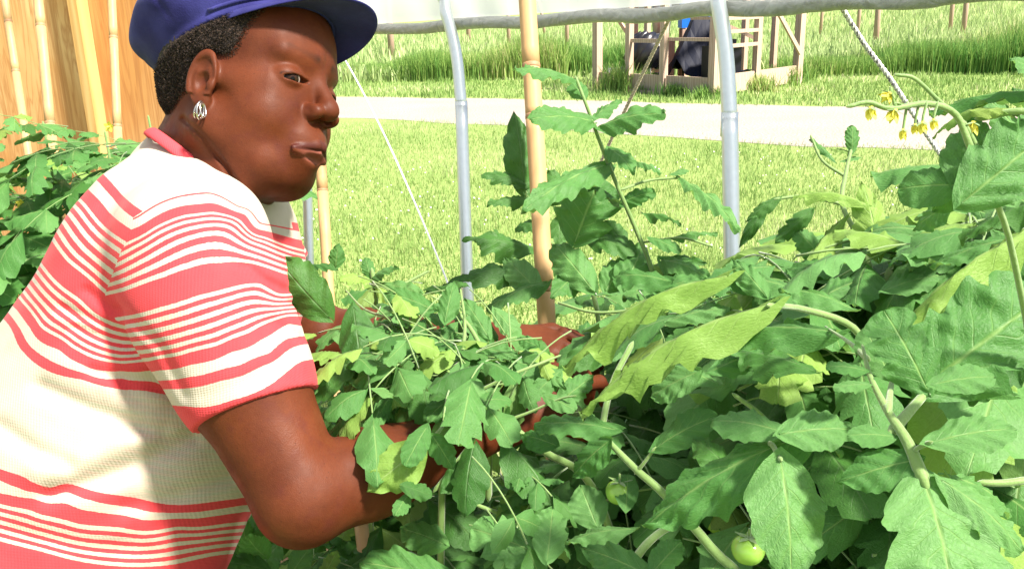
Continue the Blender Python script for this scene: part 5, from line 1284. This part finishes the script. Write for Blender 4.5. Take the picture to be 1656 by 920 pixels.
def fill(key, region, n, kinds, Lr=(.14, .24), extra=None):
    root = PL[key]; c = 0; tries = 0
    while c < n and tries < n * 30:
        tries += 1; px = rr.uniform(*region[0]); py = rr.uniform(*region[1]); lo = max(region[2][0], dmin(px, py) if extra is None else 0); d = lo + abs(rr.gauss(0, 1)) * (region[2][1] - region[2][0]) * .5
        o = P(px, py, d)
        if o.z < .25: continue
        ang = -math.pi / 2 + rr.gauss(0, 1.1); dv = Vector((math.cos(ang), math.sin(ang), rr.uniform(-.1, .8)))
        if extra is not None:
            a, b, q = proj(o + dv.normalized() * .16)
            if not extra(a, b, q) or not extra(px, py, d): continue
            if comp_leaf(root, o, dv, rr.uniform(*Lr), rr, kinds, limit=False): c += 1
        elif comp_leaf(root, o, dv, rr.uniform(*Lr), rr, kinds): c += 1
fill('front', ((1250, 1700), (430, 1000), (.62, .95)), 48, ['fill', 'fill', 'filld'], (.18, .28))
fill('low', ((930, 1300), (560, 1000), (.74, 1.1)), 44, ['fill', 'filld', 'filld'])
fill('mid', ((800, 1150), (440, 800), (1.15, 1.5)), 44, ['fill', 'filld', 'fill'])
fill('hands', ((560, 960), (640, 1000), (1.02, 1.35)), 44, ['filld', 'fill', 'filld'], (.12, .2))
fill('elbow', ((470, 860), (440, 900), (1.30, 1.7)), 44, ['fill', 'fillp', 'fill'], (.12, .2))
fill('right', ((1100, 1700), (330, 640), (.80, 1.2)), 48, ['fill', 'fill', 'fillp', 'fill'], (.16, .26))
def gather_ok(a, b, c):
    if not top_ok(a, b): return False
    for x0, x1, y0, y1 in ((738, 858, 628, 725), (885, 948, 550, 620), (470, 535, 492, 560), (860, 902, 300, 545), (792, 828, 528, 556)):
        if x0 < a < x1 and y0 < b < y1: return False
    if b > 590 and a < np.interp(b, [590, 630, 700, 760, 860, 900], [545, 640, 705, 722, 745, 680]): return False
    if a < 490 or a > 960: return False
    if b > 630: return c < np.interp(a, [600, 700, 800, 900, 960], [.79, .82, .87, .92, .95])
    return c < 1.12
PL['gather'] = plant(700, 560, .86, 'leafy tomato shoots bunched in front of the forearms')
def fillg(key, region, n, kinds, Lr):
    root = PL[key]; c = 0; t = 0
    while c < n and t < n * 60:
        t += 1; px = rr.uniform(*region[0]); py = rr.uniform(*region[1]); hi = 1.1 if py < 630 else float(np.interp(px, [600, 700, 800, 900, 960], [.78, .81, .86, .91, .94])); d = rr.uniform(.92 if py < 630 else hi - .06, hi)
        ang = rr.uniform(0, 2 * math.pi); dv = Vector((math.cos(ang) * .8, math.sin(ang) * .5 - .1, rr.uniform(-.5, .8))); o = P(px, py, d); L = rr.uniform(*Lr)
        if not all(gather_ok(*proj(o + dv.normalized() * L * q)) for q in (0, .4, .8, 1.1)): continue
        if comp_leaf(root, o, dv, L, rr, kinds, limit=False, npair=rr.choice((1, 2)), drop=.5): c += 1
fillg('gather', ((490, 950), (430, 640)), 52, ['fill', 'fill', 'fill', 'filld', 'fillp'], (.09, .15)); cntf[PL['gather'].name] = 0
fillg('hands', ((600, 960), (640, 900)), 46, ['fill', 'fill', 'filld'], (.06, .11)); 
PL['back'] = plant(1250, 520, 1.45, 'tomato plant at the foot of the nearest hoop post')
PL['back2'] = plant(1560, 460, 1.3, 'tomato plant at the far right behind the front one')
PL['under2'] = plant(1000, 900, 1.15, 'tomato plant deep in shade below the gathered stems')
PL['back3'] = plant(1640, 330, .8, 'tomato plant rising at the right picture edge behind the hanging flowers')
fill('back3', ((1470, 1760), (200, 480), (.75, 1.1)), 46, ['fill', 'fill', 'fillp'], (.16, .25))
fill('back', ((1050, 1450), (430, 760), (1.25, 1.7)), 42, ['fill', 'filld'])
fill('back2', ((1350, 1750), (300, 700), (1.0, 1.5)), 42, ['fill', 'filld'])
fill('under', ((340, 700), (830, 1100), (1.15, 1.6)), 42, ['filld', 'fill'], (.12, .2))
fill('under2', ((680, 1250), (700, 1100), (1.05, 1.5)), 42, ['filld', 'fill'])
for key, (px, py, d) in (('back', (1250, 470, 1.45)), ('back2', (1560, 430, 1.25)), ('under', (470, 940, 1.35)), ('under2', (1000, 760, 1.25)), ('back3', (1660, 260, .8)), ('leftA', (70, 200, 2.1)), ('leftB', (170, 215, 2.0)), ('leftC', (240, 190, 2.3))):
    q = P(px, py, d); b = PL[key].location; tubeobj('stem', [(b.x, b.y, 0), ((b.x + q.x) / 2 + .03, (b.y + q.y) / 2, q.z * .5), tuple(q)], .006, .0028, PL[key])
# left bed
TL = [(-200, 185), (0, 180), (60, 158), (110, 175), (150, 205), (200, 222), (245, 170), (300, 160)]
def left_ok(a, b, c): return a < 330 and b > np.interp(a, [x for x, y in TL], [y for x, y in TL]) and 1.6 < c < 2.75
PL['leftD'] = plant(-60, 500, 1.8, 'left bed tomato plant low at the picture edge'); PL['leftE'] = plant(110, 600, 1.75, 'left bed tomato plant in shade behind the striped back')
fill('leftA', ((-120, 130), (150, 520), (1.95, 2.4)), 46, ['fill', 'fill', 'fillp'], (.16, .26), left_ok)
fill('leftB', ((80, 280), (165, 520), (1.85, 2.3)), 46, ['fill', 'fill', 'filld'], (.16, .26), left_ok)
fill('leftC', ((180, 330), (180, 420), (2.1, 2.5)), 30, ['fill', 'filld'], (.14, .22), left_ok)
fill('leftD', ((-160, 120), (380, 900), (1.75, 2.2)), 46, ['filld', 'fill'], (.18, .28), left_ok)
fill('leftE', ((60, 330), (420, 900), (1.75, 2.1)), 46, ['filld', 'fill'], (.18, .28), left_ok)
q = P(-60, 330, 1.9); b = PL['leftD'].location; tubeobj('stem', [(b.x, b.y, 0), (b.x, b.y, .5), tuple(q)], .006, .003, PL['leftD'])
q = P(110, 380, 1.85); b = PL['leftE'].location; tubeobj('stem', [(b.x, b.y, 0), (b.x, b.y, .5), tuple(q)], .006, .003, PL['leftE'])
# undergrowth that nobody could count: lower leaves in the shade of the beds
def mass(name, seed, N, sampler, size, mats):
    r = np.random.default_rng(seed); T = VAR['filld'][0]; n = len(T.vertices); co = np.empty(n * 3); T.vertices.foreach_get('co', co); co = co.reshape(-1, 3)
    fa = np.array([list(p.vertices) for p in T.polygons]); uv = np.empty(len(T.loops) * 2); T.uv_layers[0].data.foreach_get('uv', uv); uv = uv.reshape(-1, 2); li = np.array([l.vertex_index for l in T.loops]); uvv = np.zeros((n, 2)); uvv[li] = uv
    pos = sampler(r, N); V = []; F = []; UVs = []
    for i, p in enumerate(pos):
        e = Euler((r.uniform(-.9, .9), r.uniform(-.3, .9), r.uniform(0, 6.28))).to_matrix(); s = r.uniform(*size)
        V.append((co * np.array([s, s * .6, s])) @ np.array(e).T + p); F.append(fa + i * n); UVs.append(uvv)
    tag(obj(name, mkmesh(name, np.concatenate(V), np.concatenate(F), mats, True, np.concatenate(UVs))), kind='stuff')
def s_right(r, N):
    o = []
    while len(o) < N:
        x, y, z = r.uniform(-.45, 1.7), r.uniform(.55, 1.9), r.uniform(.15, 1.0); a, b, c = proj((x, y, z))
        if c < 1.15 + .0 * a or (a < 560 and c < 1.3): 
            if not (c > .8 and a > 950 and z < .95): continue
        if b < 560 and a < 1000 or b < 500: continue
        if a < 370 and b < 930: continue
        if 730 < a < 960 and 540 < b < 740 and c < 1.35: continue
        o.append((x, y, z))
    return np.array(o)
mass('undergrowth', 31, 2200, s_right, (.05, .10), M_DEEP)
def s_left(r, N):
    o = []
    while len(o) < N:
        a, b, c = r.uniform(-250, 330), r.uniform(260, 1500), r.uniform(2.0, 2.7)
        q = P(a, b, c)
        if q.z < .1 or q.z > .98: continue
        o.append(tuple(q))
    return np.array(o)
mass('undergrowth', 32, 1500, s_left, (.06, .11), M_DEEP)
# -------- flowers, buds and fruit
M_YEL = NT('tomato_petal', .5, (.78, .70, .10), .2); M_YEL.b.inputs['Emission Strength'].default_value = 0; M_YEL = M_YEL.m; M_SEP = M_STEM
def flower(root, c, axis, s, nested=True, closed=.5):
    c = Vector(c); ax = axis.normalized(); x = ax.orthogonal().normalized(); y = ax.cross(x); mb = MB(); ms_ = MB()
    for k in range(5):
        a = 2 * math.pi * k / 5; rd = x * math.cos(a) + y * math.sin(a); tg = ax.cross(rd)
        for MBX, w, L, o_, cl_ in ((mb, .30, 1.0, 0, closed), (ms_, .12, .8, .3, closed * .3)):
            rd2 = x * math.cos(a + o_) + y * math.sin(a + o_); tg2 = ax.cross(rd2); b = len(MBX.v)
            for f, ww in ((0, .3), (.35, 1), (.7, .8), (1, .05)):
                q = c + (ax * (f * cl_ + .05) + rd2 * f * (1 - cl_ * .7)) * s * L; MBX.v += [q - tg2 * w * ww * s, q + tg2 * w * ww * s]; MBX.uv += [(0, 0)] * 2
            for f in range(3): MBX.f.append([b + 2 * f, b + 2 * f + 1, b + 2 * f + 3, b + 2 * f + 2])
    mb.tube([c, c + ax * s * .5, c + ax * s * .9], [s * .14, s * .16, s * .03], 8)
    fl = mb.build('flower', M_YEL, root, True); ms_.build('sepals', M_SEP, fl, True)
down = Vector((0, 0, -1))
for (px, py, d, s, cl_, ax) in ((1408, 172, .42, .0085, .85, (.1, 0, -1)), (1448, 176, .42, .0095, .75, (-.3, 0, -1)), (1480, 200, .425, .006, .95, (0, 0, -1)), (1492, 196, .42, .0075, .9, (.1, 0, -1)), (1510, 192, .42, .0065, .9, (.15, 0, -1)), (1461, 208, .425, .0065, .95, (0, 0, -1)), (1575, 196, .43, .009, .8, (-.1, 0, -1)), (1440, 150, .42, .008, .6, (-.5, 0, -.6))):
    flower(PL['top'], P(px, py, d), Vector(ax), s * .85, closed=cl_); p0 = P(px, py, d)
    if px < 1540: tubeobj('pedicel', [P(px + 6, 168, d), P(px + 1, py - 8, d), p0], .0007, .0006, PL['top'], 5)
for (px, py, d, s) in ((1466, 366, .86, .011), (1478, 385, .86, .009)): flower(PL['right'], P(px, py, d), C3 @ Vector((-.2, .2, 1)), s, closed=.25)
for (px, py, d, key) in ((32, 348, 2.0, 'leftA'), (28, 205, 2.1, 'leftA'), (36, 330, 2.02, 'leftA'), (178, 205, 2.05, 'leftB')): flower(PL[key], P(px, py, d - .12), C3 @ Vector((-.2, -.3, 1)), .016, closed=.3)
def fruit(root, c, r):
    vs, fs = [], []; n, m_ = 14, 20
    for i in range(n + 1):
        a = math.pi * i / n
        for k in range(m_):
            b = 2 * math.pi * k / m_; q = 1 + .03 * math.cos(b * 5) * math.sin(a); vs.append(Vector(c) + Vector((math.sin(a) * math.cos(b) * q, math.sin(a) * math.sin(b) * q, math.cos(a) * .86 - .12 * math.exp(-a * a * 14))) * r)
    for i in range(n):
        for k in range(m_): a = i * m_ + k; b = i * m_ + (k + 1) % m_; fs.append((a, a + m_, b + m_, b))
    f = obj('fruit', mkmesh('fruit', vs, fs, M_FRUIT), root); mb = MB()
    for k in range(5):
        a = k * 1.257; b = len(mb.v); rd = Vector((math.cos(a), math.sin(a), 0)); tg = Vector((-math.sin(a), math.cos(a), 0))
        for f_, w in ((0, .1), (.4, .16), (.9, .02)): q = Vector(c) + Vector((0, 0, r * (.80 + .1 * f_))) + rd * r * f_; mb.v += [q - tg * w * r, q + tg * w * r]; mb.uv += [(0, 0)] * 2
        for t in range(2): mb.f.append([b + 2 * t, b + 2 * t + 1, b + 2 * t + 3, b + 2 * t + 2])
    mb.tube([Vector(c) + Vector((0, 0, r * .8)), Vector(c) + Vector((0, 0, r * 1.4))], r * .08, 6); mb.build('calyx', M_STEM, f, True)
m = NT('green_fruit', .18, (.22, .42, .06), .5); m.base(m.mix(m.noise(30, 3, m.coord('Object')), (.20, .38, .05), (.32, .52, .10))); m.b.inputs['Subsurface Weight'].default_value = .2; m.b.inputs['Subsurface Radius'].default_value = (.006, .01, .003); M_FRUIT = m.m
fruit(PL['low'], P(1210, 888, .60), .0115); fruit(PL['low'], P(1002, 795, .80), .013); fruit(PL['under2'], P(1160, 845, .9), .012)
